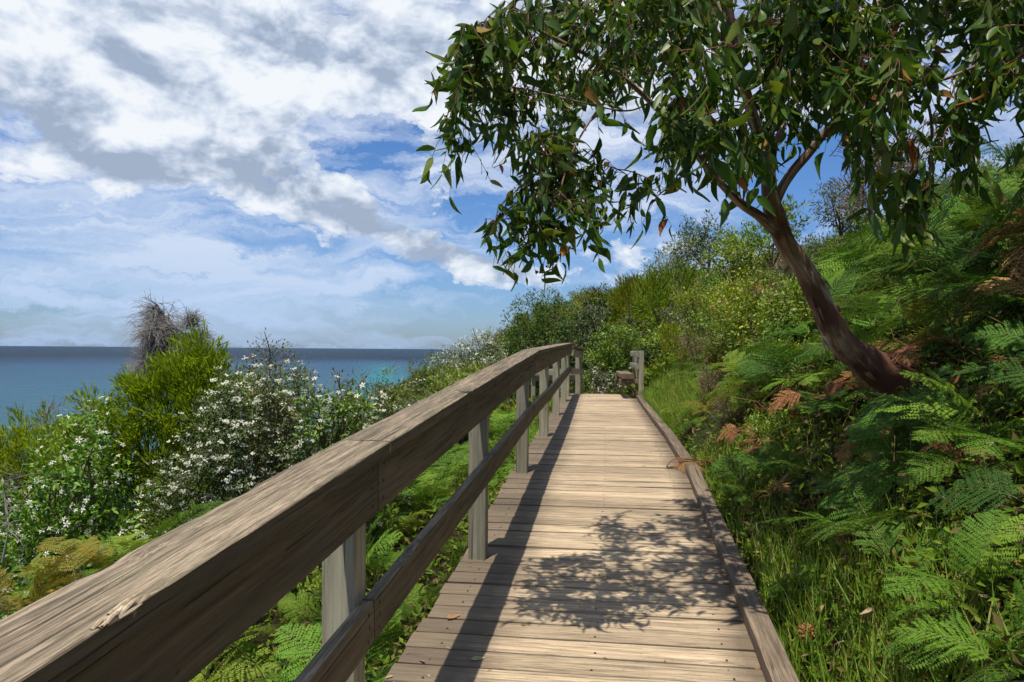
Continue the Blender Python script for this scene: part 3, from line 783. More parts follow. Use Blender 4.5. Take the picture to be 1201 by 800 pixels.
def shrub_parts(rng, lobes, base, sty, dens=1.0, leaf=1.0, nst=24, zmin=None):
    """lobes: (centre, radius) in metres; returns foliage, stems, flowers builders"""
    S = STY[sty]; cl = S['cl'] * leaf; fo = MB(); st = MB(); fl = MB()
    CC = np.array([l[0] for l in lobes]); RR = np.array([l[1] for l in lobes])
    cents = []; outs = []
    for c, r in zip(CC, RR):
        n = max(6, int(dens * 4 * math.pi * r * r * 1.05 / (cl * cl * 2.0)))
        d = unit(rng.normal(size=(n, 3)) + [0, 0, .25]); f = rng.uniform(.62, 1.08, n)[:, None]
        # bumpy outline
        ph = rng.uniform(0, 6, 3); f = f * (1 + .16 * np.sin(d[:, :1] * 5 + ph[0]) * np.sin(d[:, 1:2] * 6 + ph[1]) + .1 * np.sin(d[:, 2:3] * 9 + ph[2]))
        p = c + d * r * f * np.array([1, 1, .95])
        inside = np.zeros(n, bool)
        for c2, r2 in zip(CC, RR):
            if c2 is c: continue
            inside |= np.linalg.norm(p - c2, axis=1) < r2 * .62
        keep = ~inside
        if zmin is not None: keep &= p[:, 2] > zmin
        cents.append(p[keep]); outs.append(unit(d[keep] + [0, 0, .35]))
    cents = np.concatenate(cents); outs = np.concatenate(outs); n = len(cents)
    k = S['n']; N = n * k
    c = np.repeat(cents, k, 0); o = np.repeat(outs, k, 0)
    t = rng.uniform(-.9, .9, (N, 1)); rad = rng.normal(size=(N, 3)) * cl * .34
    p = c + o * t * cl * .8 + rad * (1.05 - .45 * (t + .9) / 1.8)
    m = S['mode']
    if m == 'plume': d = o * 1.0 + unit(rad) * .45 + [0, 0, .45] + rng.normal(0, .18, (N, 3))
    elif m == 'droop': d = unit(rad) * .5 + o * .15 + [0, 0, -.8] + rng.normal(0, .25, (N, 3))
    else: d = unit(rad) * .9 + o * .45 + rng.normal(0, .3, (N, 3))
    nr = o + np.array([0, 0, .8]) + rng.normal(0, .4, (N, 3))
    sz = rng.uniform(.65, 1.25, N) * leaf
    V, Fc = leaves(S['t'], p, d, nr, S['L'] * sz, S['W'] * sz); fo.add(V, Fc)
    base = np.array(base, float); idx = rng.permutation(n)[:nst + (90 if S.get('twiggy') else 0)]
    hubs = []
    for c_, r in zip(CC, RR):
        mid = (base + c_) / 2 + rng.normal(0, .08, 3) * np.linalg.norm(c_ - base)
        tt = np.linspace(0, 1, 8)[:, None]; pts = (1 - tt) ** 2 * base + 2 * tt * (1 - tt) * mid + tt ** 2 * c_
        v, f = tube(pts, np.linspace(.022, .008, 8) * (.6 + r), 5); st.add(v, f); hubs.append(c_)
    hubs = np.array(hubs)
    for i in idx:
        h = hubs[np.argmin(np.linalg.norm(hubs - cents[i], axis=1))]; e = cents[i] + outs[i] * cl * 1.1
        mid = (h + e) / 2 + rng.normal(0, .1, 3) * np.linalg.norm(e - h)
        tt = np.linspace(0, 1, 6)[:, None]; pts = (1 - tt) ** 2 * h + 2 * tt * (1 - tt) * mid + tt ** 2 * e
        v, f = tube(pts, np.linspace(.007, .0018, 6), 3); st.add(v, f)
    if 'fl' in S:
        fm, ft, fs, fn, kind = S['fl']; fs *= leaf ** .5
        outer = rng.random(n) < (.85 if kind == 'cap' else .8)
        cc = cents[outer]; oo = outs[outer]
        vis = oo[:, 2] > -.15; cc = cc[vis]; oo = oo[vis]
        kk = max(1, int(fn)) if kind == 'cap' else 1
        if kind == 'cap':
            # flat heads: a few heads per cluster, each a handful of small daisies
            hp = np.repeat(cc, 3, 0) + rng.normal(0, cl * .45, (len(cc) * 3, 3)); ho = np.repeat(oo, 3, 0)
            sel = rng.random(len(hp)) < .6; hp = hp[sel] + ho[sel] * cl * .55; ho = ho[sel]
            q = np.repeat(hp, kk, 0) + rng.normal(0, fs * 1.7, (len(hp) * kk, 3)) * [1, 1, .5]; qn = np.repeat(ho, kk, 0)
        else:
            rep = 2 if fn > 1 else 1
            q = np.repeat(cc, rep, 0) + rng.normal(0, cl * .5, (len(cc) * rep, 3)); qn = np.repeat(oo, rep, 0)
            sel = rng.random(len(q)) < .5 * fn; q = q[sel] + qn[sel] * cl * .6; qn = qn[sel]
        V, Fc = flat(ft, q, qn + rng.normal(0, .45, q.shape) + np.array([0, -.3, .4]), fs * rng.uniform(.7, 1.2, len(q)), rng); fl.add(V, Fc)
    return fo, st, fl
def emit_shrub(root, fo, st, fl, sty):
    S = STY[sty]
    fo.build('foliage', M[S['m']], root); st.build('stem', M['twig'], root)
    if fl.n: fl.build('flower', M[S['fl'][0]], root)

def hero(name, label, cat, sty, d, lob, seed, group=None, dens=1.0, leaf=1.0, fill=True, nst=24, deep=.0):
    rng = np.random.default_rng(seed); L = []
    for q in lob:
        px_, py_, rp_ = q[:3]; dd = d + (q[3] if len(q) > 3 else 0)
        c = P(px_, py_, dd); r = rp_ / F * dd; L.append((c, r))
    xm = float(np.mean([c[0] for c, _ in L])); ym = float(np.mean([c[1] for c, _ in L]))
    base = np.array([xm, ym, float(T(xm, ym))])
    if fill:
        for c, r in list(L):
            g = float(T(c[0], c[1])); z = c[2] - 1.25 * r
            while z > g + .1 and r > .05:
                L.append((np.array([c[0] * .97 + xm * .03, c[1] + rng.uniform(-.1, .25), z]), r * 1.0)); z -= 1.25 * r
                if len(L) > 60: break
    root = empty(name, tuple(base)); tag(root, label, cat, group)
    L = [(c - base, r) for c, r in L]
    fo, st, fl = shrub_parts(rng, L, (0, 0, 0), sty, dens, leaf, nst)
    emit_shrub(root, fo, st, fl, sty); return root

LG = 'shrubs on the seaward slope'
hero('lime_shrub', 'tall feathery lime green shrub rising in front of the dead grey bush', 'shrub', 'lime', 6.6,
     [(236, 412, 17), (212, 428, 20), (250, 432, 20), (180, 455, 20), (160, 452, 10), (228, 452, 28), (200, 480, 34), (240, 488, 30), (160, 505, 26), (180, 530, 40), (215, 560, 38), (140, 560, 34), (170, 600, 36), (120, 530, 34), (110, 480, 14), (262, 460, 20), (190, 620, 36), (75, 530, 30), (150, 640, 34)], 21, LG, 1.25)
hero('daisy_shrub', 'dark bushy shrub covered in clusters of tiny white flowers above the rail', 'shrub', 'daisy', 5.9,
     [(285, 470, 34), (325, 480, 34), (250, 490, 26), (290, 505, 36), (340, 510, 34), (248, 530, 34), (300, 540, 38), (240, 575, 34), (285, 580, 34), (228, 612, 26), (330, 548, 30), (270, 455, 20), (310, 452, 20), (350, 462, 22), (385, 500, 30), (365, 530, 30), (205, 560, 26), (412, 505, 24), (200, 610, 28)], 22, LG, 1.2)
hero('clematis', 'bright leafy climber with white star flowers at the left edge of the lime shrub', 'climber', 'star', 5.0,
     [(95, 545, 22), (130, 570, 26), (85, 585, 30), (45, 575, 24), (120, 615, 28), (70, 625, 28), (30, 640, 26), (100, 650, 20), (22, 690, 24), (10, 600, 24), (60, 555, 20), (110, 520, 18), (60, 655, 26), (-5, 660, 24), (140, 635, 22)], 23, LG, 1.0)
hero('clematis', 'bright leafy climber with white star flowers over the top of the daisy shrub', 'climber', 'star', 5.5,
     [(372, 472, 16), (400, 464, 15), (392, 488, 16), (375, 505, 14), (420, 480, 12)], 24, LG, 1.0)
hero('daisy_shrub', 'smaller white flowered shrub just behind the middle of the near rail', 'shrub', 'daisy', 6.2,
     [(435, 490, 22), (410, 520, 28), (455, 492, 16), (380, 545, 28)], 25, LG)
hero('clematis', 'patch of white star flowers low in front of the sea at the far left', 'climber', 'star', 6.4,
     [(100, 498, 12), (120, 490, 11), (80, 512, 13), (60, 535, 16)], 26, LG)
hero('leafy_shrub', 'pale green leafy bush at the far left in front of the sea', 'shrub', 'lime', 7.5,
     [(30, 505, 16), (58, 502, 14), (12, 520, 18), (40, 530, 24), (8, 560, 26), (-25, 540, 26), (75, 530, 20)], 27, LG)
hero('wispy_shrub', 'sparse brownish shrub with see-through top right of the lime shrub', 'shrub', 'sparse', 7.6,
     [(316, 412, 15), (296, 428, 17), (328, 428, 18), (345, 440, 16), (280, 440, 14), (312, 446, 24), (345, 456, 20)], 28, LG, 1.1, nst=60)
hero('dry_shrub', 'small reddish dry shrub tucked below the sparse brownish one', 'shrub', 'red', 7.2,
     [(300, 462, 10), (318, 468, 10), (332, 476, 8)], 29, LG, .7)
hero('wispy_shrub', 'thin shrub with loose sprays poking up before the turquoise water', 'shrub', 'sparse', 7.0,
     [(420, 452, 12), (398, 456, 10), (440, 470, 16), (415, 475, 18)], 30, LG, 1.0, nst=40)
hero('green_shrub', 'small rounded dark green shrub beside the turquoise water', 'shrub', 'olive', 9.5, [(452, 452, 12), (462, 462, 14), (445, 468, 12)], 31, LG)
hero('grey_shrub', 'grey green shrub with pale flowers beyond the middle rail, lowest of the coastal slope', 'shrub', 'whitefar', 10.5, [(478, 470, 18), (470, 490, 20), (495, 485, 18)], 32, LG)
hero('green_shrub', 'olive shrub on the coastal slope where it meets the sea horizon', 'shrub', 'olive', 14, [(490, 440, 14), (508, 432, 14), (520, 448, 20), (498, 458, 20)], 33, LG)
hero('leafy_shrub', 'fresh green shrub between the coastal slope and the second rail board', 'shrub', 'leafy', 11.5, [(528, 462, 20), (548, 452, 22), (515, 478, 20), (560, 440, 16)], 34, LG)
hero('grey_shrub', 'dusty pale flowered shrub on the coastal skyline left of the big olive tree', 'shrub', 'whitefar', 17, [(545, 416, 15), (562, 408, 16), (575, 404, 14), (550, 432, 22), (575, 425, 22)], 35, LG, 1.1)
hero('grey_shrub', 'pale shrub on the coastal skyline above the sea horizon', 'shrub', 'whitefar', 19, [(524, 418, 10), (534, 424, 14), (515, 430, 12)], 36, LG)
hero('olive_tree', 'dark olive bushy tree standing behind the far end of the handrail', 'tree', 'olive', 21,
     [(618, 362, 17), (640, 356, 16), (603, 382, 17), (628, 380, 24), (655, 375, 22), (612, 402, 22), (648, 400, 24), (672, 385, 16)], 37, None, 1.1, 1.7)
hero('young_gum_tree', 'slender dark tree with drooping leaves beside the olive tree', 'tree', 'dark', 20, [(702, 348, 11), (692, 358, 12), (706, 366, 12), (690, 378, 14), (700, 392, 15), (683, 398, 14)], 38, None, 1.1, 1.2)
hero('green_shrub', 'fresh yellow green bush beyond the end of the deck', 'shrub', 'leafy', 19, [(718, 392, 15), (704, 408, 16), (722, 410, 15), (738, 398, 14), (698, 425, 12)], 39, 'shrubs beyond the end of the deck', 1.0, 1.2)
hero('white_shrub', 'white flowered bush just past the end of the deck left of the bench', 'shrub', 'whitefar', 18.5, [(702, 436, 9), (708, 448, 10), (722, 456, 8)], 40, 'shrubs beyond the end of the deck', 1.0)
hero('dark_shrub', 'shadowy dark green bush behind the bench and the path end', 'shrub', 'dark', 21, [(690, 425, 15), (710, 430, 18), (730, 428, 18), (748, 415, 18), (690, 450, 16), (715, 455, 18), (742, 445, 18), (765, 430, 20)], 41, 'shrubs beyond the end of the deck', 1.1, 1.1)

# dead windswept bush
def dead_bush():
    rng = np.random.default_rng(4); mb = MB(); base = P(232, 470, 8.0); base[2] = T(base[0], base[1])
    root = empty('dead_bush', tuple(base)); tag(root, 'dead grey windswept bush of bare twigs leaning over the lime shrub', 'dead bush')
    lead = [P(238, 440, 8.0), P(222, 415, 7.95), P(205, 392, 8.0), P(192, 370, 8.05), P(183, 357, 8.0)]
    spur = [P(238, 440, 8.0), P(236, 412, 8.0), P(228, 392, 8.0), P(222, 380, 8.1), P(220, 374, 8)]
    def curve(pts, n=24):
        pts = np.array(pts); t = np.linspace(0, len(pts) - 1, n); return np.stack([np.interp(t, range(len(pts)), pts[:, k]) for k in range(3)], 1)
    mains = [curve(lead), curve(spur)]
    for e in ((168, 436), (172, 418), (176, 400), (184, 384), (182, 444), (200, 380), (168, 428), (190, 430)):
        mains.append(curve([P(236, 446, 8.0), P((236 + e[0]) / 2 + 8, (446 + e[1]) / 2 - 14, 8 + rng.uniform(-.25, .25)), P(e[0], e[1], 8 + rng.uniform(-.4, .4))]))
    for k in range(5):
        a = curve(lead)[rng.integers(2, 14)]; e = a + np.array([rng.uniform(-.5, -.1), rng.uniform(-.35, .35), rng.uniform(-.15, .25)])
        mains.append(curve([a, (a + e) / 2 + [0, 0, .08], e]))
    v, f = tube(np.concatenate([[base], mains[0]]) - base, np.linspace(.03, .008, 25), 6); mb.add(v, f)
    for m_ in mains[1:]: v, f = tube(m_ - base, np.linspace(.014, .004, len(m_)), 5); mb.add(v, f)
    for m_ in mains:
        for k in range(110 if m_ is mains[0] else 95):
            i = rng.integers(2, len(m_)); a = m_[i]; Lk = rng.uniform(.1, .26) * (1 if m_ is not mains[1] else .6)
            d = np.array([-.4 + rng.normal(0, .35), rng.normal(0, .45), rng.normal(-.3, .4)])
            if m_ is mains[1]: d = np.array([rng.normal(.2, .5), rng.normal(0, .4), rng.normal(.2, .4)])
            d = unit(d); pts = [a + d * Lk * t + np.array([-.12, 0, -.22 * 1.2]) * Lk * t * t for t in np.linspace(0, 1, 6)]
            v, f = tube(np.array(pts) - base, np.linspace(.0045, .0015, 6), 3); mb.add(v, f)
            for q in range(9):
                b = pts[rng.integers(1, 6)]; l2 = rng.uniform(.05, .16); e = unit(d + rng.normal(0, .6, 3) + [-.2, 0, -.2])
                v, f = tube(np.array([b, b + e * l2 * .5 + [0, 0, .004], b + e * l2 + [0, 0, -.02]]) - base, [.0022, .0018, .001], 3); mb.add(v, f)
    mb.build('twigs', M['greytwig'], root)
dead_bush()
def bare_twig(name, label, pts, seed, n=26, mat='greytwig'):
    rng = np.random.default_rng(seed); mb = MB(); pts = np.array(pts); base = pts[0].copy()
    root = empty(name, tuple(base)); tag(root, label, 'twig')
    t = np.linspace(0, len(pts) - 1, 20); c = np.stack([np.interp(t, range(len(pts)), pts[:, k]) for k in range(3)], 1)
    v, f = tube(c - base, np.linspace(.008, .002, 20), 4); mb.add(v, f)
    for k in range(n):
        a = c[rng.integers(6, 20)]; d = unit(rng.normal(size=3) * [1, .6, .7] + [.2, 0, .1]); l = rng.uniform(.05, .2)
        v, f = tube(np.array([a, a + d * l * .5 + [0, 0, .01], a + d * l]) - base, [.003, .002, .001], 3); mb.add(v, f)
    mb.build('twigs', M[mat], root)
bare_twig('bare_twig', 'bare grey twig curving up before the sea at the far left', [P(52, 540, 7), P(51, 505, 7), P(55, 482, 7), P(72, 474, 7.1)], 1)
bare_twig('bare_twig', 'thin dry stalk leaning over the white star flowers at left', [P(110, 500, 6.6), P(92, 472, 6.6), P(74, 461, 6.6)], 2, 5)
bare_twig('bare_twig', 'tangle of grey twigs low at the left edge of the slope', [P(2, 660, 4.6), P(10, 620, 4.6), P(4, 580, 4.7), P(22, 560, 4.7)], 3, 40)

# ------------------------------------------------------------------ hillside scrub: each bush its own object
TPL = {}
def template(sty, k, leaf=1.3):
    out = []
    for j in range(k):
        rng = np.random.default_rng(hash((sty, j)) % 1000 if False else sum(map(ord, sty)) * 7 + j); nl = rng.integers(4, 7); L = []
        for q in range(nl):
            a = rng.uniform(0, 6.28); rr = rng.uniform(.0, .42); L.append((np.array([rr * math.cos(a), rr * math.sin(a), rng.uniform(.2, .62)]), rng.uniform(.2, .34)))
        fo, st, fl = shrub_parts(rng, L, (0, 0, -.1), sty, 1.0, leaf, 12)
        S = STY[sty]
        out.append((fo.mesh('foliage', M[S['m']]), st.mesh('stem', M['twig']), fl.mesh('flower', M[S['fl'][0]]) if fl.n else None))
    TPL[sty] = out
for s_, k in (('limeb', 2), ('leafy', 3), ('olive', 3), ('grey', 2), ('dark', 2), ('tan', 2), ('whitefar', 1), ('yellow', 2)): template(s_, k)
DESC = {'limeb': ('bright lime feathery bush', 'lime_bush'), 'leafy': ('fresh green leafy bush', 'leafy_bush'), 'olive': ('olive green scrub bush', 'olive_bush'), 'grey': ('grey green scrub bush', 'grey_bush'),
        'dark': ('dark green drooping bush', 'dark_bush'), 'tan': ('dry tan bush', 'dry_bush'), 'whitefar': ('white flowered bush', 'flowering_bush'), 'yellow': ('yellow flowered bush', 'flowering_bush')}
def bush(sty, x, y, s, sz=None, lab=None, zoff=0, grp='bushes on the hillside'):
    j = rf.randrange(len(TPL[sty])); z = float(T(x, y)) + zoff
    root = empty(DESC[sty][1], (x, y, z), rf.uniform(0, 6.28)); root.scale = (s, s, sz or s * rf.uniform(.85, 1.1))
    for nm, me in zip(('foliage', 'stem', 'flower'), TPL[sty][j]):
        if me: link(nm, me, root)
    px_, py_ = px_of((x, y, z + .5 * s))
    if not lab:
        if px_ < 715: hz = 'beyond the handrail end'
        elif px_ < 775: hz = 'behind the bench'
        elif px_ < 850: hz = 'right of the bench'
        elif px_ < 930: hz = 'left of the gum trunk'
        elif px_ < 1040: hz = 'behind the gum trunk'
        else: hz = 'behind the gum leaves'
        u = x - float(postX(y)) - 1.45
        vt = 'at the hill foot' if u < 1.2 else ('low on the hill' if u < 3 else ('halfway up the hill' if u < 5.5 else 'on the hill skyline'))
        ds = '' if y < 20 else ('far off ' if y < 40 else 'distant ')
        size = 'small ' if s < .95 else ('big ' if s > 1.6 else '')
        lab = uniq(f'{ds}{size}{DESC[sty][0]} {vt}, {hz}', ['shorter', 'taller', 'ragged', 'rounded', 'half hidden', 'leaning', 'open', 'wide'])
    tag(root, lab, 'bush', grp); return root
def bush_px(sty, px_, py_, d, s, lab=None, grp='bushes on the hillside'):
    p = P(px_, py_, d); return bush(sty, float(p[0]), d, s, lab=lab, zoff=float(p[2] - T(p[0], d)), grp=grp)
for a in [('limeb', 735, 385, 24, 1.7), ('leafy', 880, 318, 13.5, 1.25), ('leafy', 905, 305, 13.5, 1.0), ('leafy', 860, 330, 13, 1.0), ('olive', 830, 312, 22, 1.5), ('limeb', 775, 385, 20, 1.6),
          ('yellow', 885, 420, 9.0, .85), ('yellow', 870, 385, 9.5, .7), ('yellow', 915, 430, 8.2, .7), ('tan', 1020, 250, 11.5, 1.1), ('tan', 1050, 235, 10.5, 1.1), ('grey', 985, 268, 13, 1.0), ('tan', 905, 375, 9.2, .5),
          ('leafy', 930, 405, 8.0, .7), ('olive', 850, 440, 9.5, .6), ('leafy', 905, 470, 7.0, .5), ('olive', 960, 480, 6.2, .45), ('tan', 858, 505, 7.2, .4), ('tan', 832, 470, 9.0, .4), ('leafy', 905, 525, 5.8, .38),
          ('leafy', 985, 560, 4.9, .34), ('olive', 1045, 600, 4.4, .3), ('leafy', 1150, 600, 4.1, .3), ('yellow', 940, 450, 7.2, .5), ('leafy', 840, 410, 11, .7), ('limeb', 800, 425, 13, .6), ('leafy', 1110, 660, 3.7, .22), ('tan', 1160, 540, 4.6, .4), ('leafy', 870, 560, 5.0, .25),
          ('grey', 800, 330, 32, 2.0), ('olive', 770, 352, 34, 2.0), ('leafy', 815, 372, 14, .9), ('tan', 815, 430, 12, .6)]:
    bush_px(*a)
nb = 0
y = 8.0
while y < 78:
    st = .62 + y * .034; u = .9 if y > 15.5 else 2.6
    while u < 12:
        yy = y + rf.uniform(-.4, .4) * st; uu = u + rf.uniform(-.35, .35) * st
        x = float(postX(yy)) + 1.45 + uu
        px_, py_ = px_of((x, yy, float(T(x, yy)) + .5))
        if px_ < 1290 and not (y < 12 and rf.random() < .6):
            if y < 16: s_ = pick([('leafy', 2), ('olive', 2), ('tan', 1.2), ('grey', .8), ('yellow', .6), ('limeb', .6)])
            else: s_ = pick([('leafy', 2.6), ('olive', 3), ('tan', .6), ('grey', 1.2), ('dark', 1.2), ('limeb', 1.3), ('whitefar', .2)])
            bush(s_, x, yy, (.62 + y * .02) * rf.uniform(.8, 1.35) * (1.0 if y > 16 else .85), zoff=-.05); nb += 1
        u += st * rf.uniform(.9, 1.2)
    y += st
# seaward side beyond the hero shrubs
y = 7.5
while y < 60:
    st = .7 + y * .04; v = 1.6 + y * .04
    while v < 9:
        yy = y + rf.uniform(-.4, .4) * st; x = float(postX(yy)) - v - rf.uniform(0, .3) * st
        px_, py_ = px_of((x, yy, 0)); top = float(T(x, yy))
        s_ = pick([('leafy', 1.6), ('olive', 2), ('whitefar', 1.6), ('grey', 1), ('dark', .7)]); sz = (.7 + y * .014) * rf.uniform(.8, 1.2)
        cap = -.035 * yy if px_ < 430 else (-.02 * yy if px_ < 520 else .2 * yy)   # stays below the sight line to the water
        if px_ > -60 and top + sz * .85 < cap:
            lab = uniq(f"{'' if yy < 20 else ('far off ' if yy < 34 else 'distant ')}{DESC[s_][0]} on the seaward slope, {where_path((x, yy, 0))}", ['lower down', 'higher up', 'ragged', 'half hidden', 'lowest', 'beside another', 'leaning', 'wide'])
            bush(s_, x, yy, sz, lab=lab, grp='bushes on the seaward slope'); nb += 1
        v += st
    y += st
print('bushes', nb, file=sys.stderr)

# ------------------------------------------------------------------ undergrowth and grass (uncountable)
def stuff_mesh(name, mats, V, Fc, label=None):
    o = MB().add(V, Fc).build(name, mats); tag(o, kind='stuff', label=label); return o
def undergrowth():
    rng = np.random.default_rng(2)
    N = 95000; y = 1.6 + 16 * rng.random(N) ** 1.3; u = rng.random(N) ** 1.1 * 7; x = postX(y) + 1.47 + u
    N2 = 60000; y2 = 1.0 + 16 * rng.random(N2) ** 1.3; v2 = rng.random(N2) ** 1.1 * 6; x2 = postX(y2) - .12 - v2
    x = np.concatenate([x, x2]); y = np.concatenate([y, y2]); z = T(x, y) + rng.random(len(x)) ** 1.6 * .22 * np.clip(np.concatenate([u, v2]) / .5, .25, 1)
    n = Tn(x, y); d = rng.normal(size=(len(x), 3)) * [1, 1, .5] + n * .5; s = rng.uniform(.025, .07, len(x))
    V, Fc = leaves(DIAMOND, np.stack([x, y, z], 1), d, n + rng.normal(0, .5, (len(x), 3)), s, s * .42)
    stuff_mesh('undergrowth', M['weed'], V, Fc, 'low tangled green undergrowth covering the bank')
    N = 120000; y = 15 + 70 * rng.random(N) ** 1.6; u = .0 + rng.random(N) * 13; x = postX(y) + np.where(rng.random(N) < .75, 1.3 + u, -u * .8)
    z = T(x, y) + rng.random(N) * .35; n = Tn(x, y); s = rng.uniform(.08, .2, N) * (1 + y * .01)
    V, Fc = leaves(DIAMOND, np.stack([x, y, z], 1), rng.normal(size=(N, 3)) + n * .6, n + rng.normal(0, .6, (N, 3)), s, s * .45)
    stuff_mesh('hillside_scrub', M['weed'], V, Fc, 'far off low scrub covering the hillside')
undergrowth()
def litter():
    rng = np.random.default_rng(14); N = 3800; y = 2.6 + 9 * rng.random(N) ** 1.2; u = .03 + 4.5 * rng.random(N) ** 1.2; x = postX(y) + 1.47 + u
    cl_ = np.sin(x * 5 + 2 * np.sin(y * 4)) * np.sin(y * 5.3) > rng.uniform(-1, .7, N); x, y, u = x[cl_], y[cl_], u[cl_]; N = len(x)
    z = T(x, y) + .02 + rng.random(N) ** 2 * .25 * np.clip(u / .4, .1, 1); n = Tn(x, y); L = rng.uniform(.035, .08, N)
    V, Fc = leaves(GUM, np.stack([x, y, z], 1), rng.normal(size=(N, 3)) * [1, 1, .5], n + rng.normal(0, .5, (N, 3)), L, L * .25)
    stuff_mesh('fallen_leaf_litter', M['litter'], V, Fc, 'scattered dry brown gum leaves caught in the bank undergrowth')
    # dry fern stems and dead sprays tangled through the bank
    mb = MB()
    for k in range(260):
        yy = rng.uniform(3.4, 10); uu = rng.uniform(.5, 4.5); xx = float(postX(yy)) + 1.47 + uu; a = np.array([xx, yy, float(T(xx, yy))]); h = rng.uniform(.12, .38)
        e = a + np.array([rng.normal(0, .25), rng.normal(0, .25), h]); m_ = (a + e) / 2 + [0, 0, h * .3]
        v, f = tube([a, m_, e, e + (e - m_) * .5 + [0, 0, -.12]], [.003, .0028, .002, .001], 4); mb.add(v, f)
    o = mb.build('dry_fern_stems', M['dryst']); tag(o, kind='stuff', label='tangle of dry brown fern stems in the bank')
M['litter'] = leaf_mat('dry_gum_leaf', [(.2, .11, .05), (.3, .2, .11), (.13, .07, .035), (.36, .27, .17), (.25, .12, .04)], .15, .7, .15, 0, huevar=0)
M['dryst'] = plain('dry_stem', (.22, .12, .05), .8, .2, var=(.1, .05, .025), scale=6)
litter()
def grass():
    rng = np.random.default_rng(8); P_ = []; H = []
    for (n, y0, y1, u0, u1, h) in ((4000, 2.3, 4.2, .02, .6, .17), (2200, 4.2, 7.5, .02, .35, .14), (9000, 9.0, 15.2, .02, .7, .28), (900, 3.0, 6.0, .5, 1.4, .16), (1800, 11.5, 15.5, -2.2, -1.56, .18)):
        y = rng.uniform(y0, y1, n); u = u0 + (u1 - u0) * rng.random(n) ** 1.4; x = postX(y) + 1.47 + u
        # tufts
        tu = np.sin(x * 17 + 3 * np.sin(y * 9)) * np.sin(y * 13); keep = tu > rng.uniform(-1.2, .6, n)
        x, y = x[keep], y[keep]; P_.append(np.stack([x, y, T(x, y) - .01], 1)); H.append(h * rng.uniform(.5, 1.3, len(x)))
    p = np.concatenate(P_); h = np.concatenate(H); n = len(p)
    d = np.array([0, 0, 1.]) + rng.normal(0, .22, (n, 3)); nr = rng.normal(size=(n, 3)) * [1, 1, .2]
    V, Fc = leaves(BLADE, p, d, nr, h, .0055 + h * .008)
    stuff_mesh('grass', M['grass'], V, Fc, 'long green grass growing along the kerb')
grass()

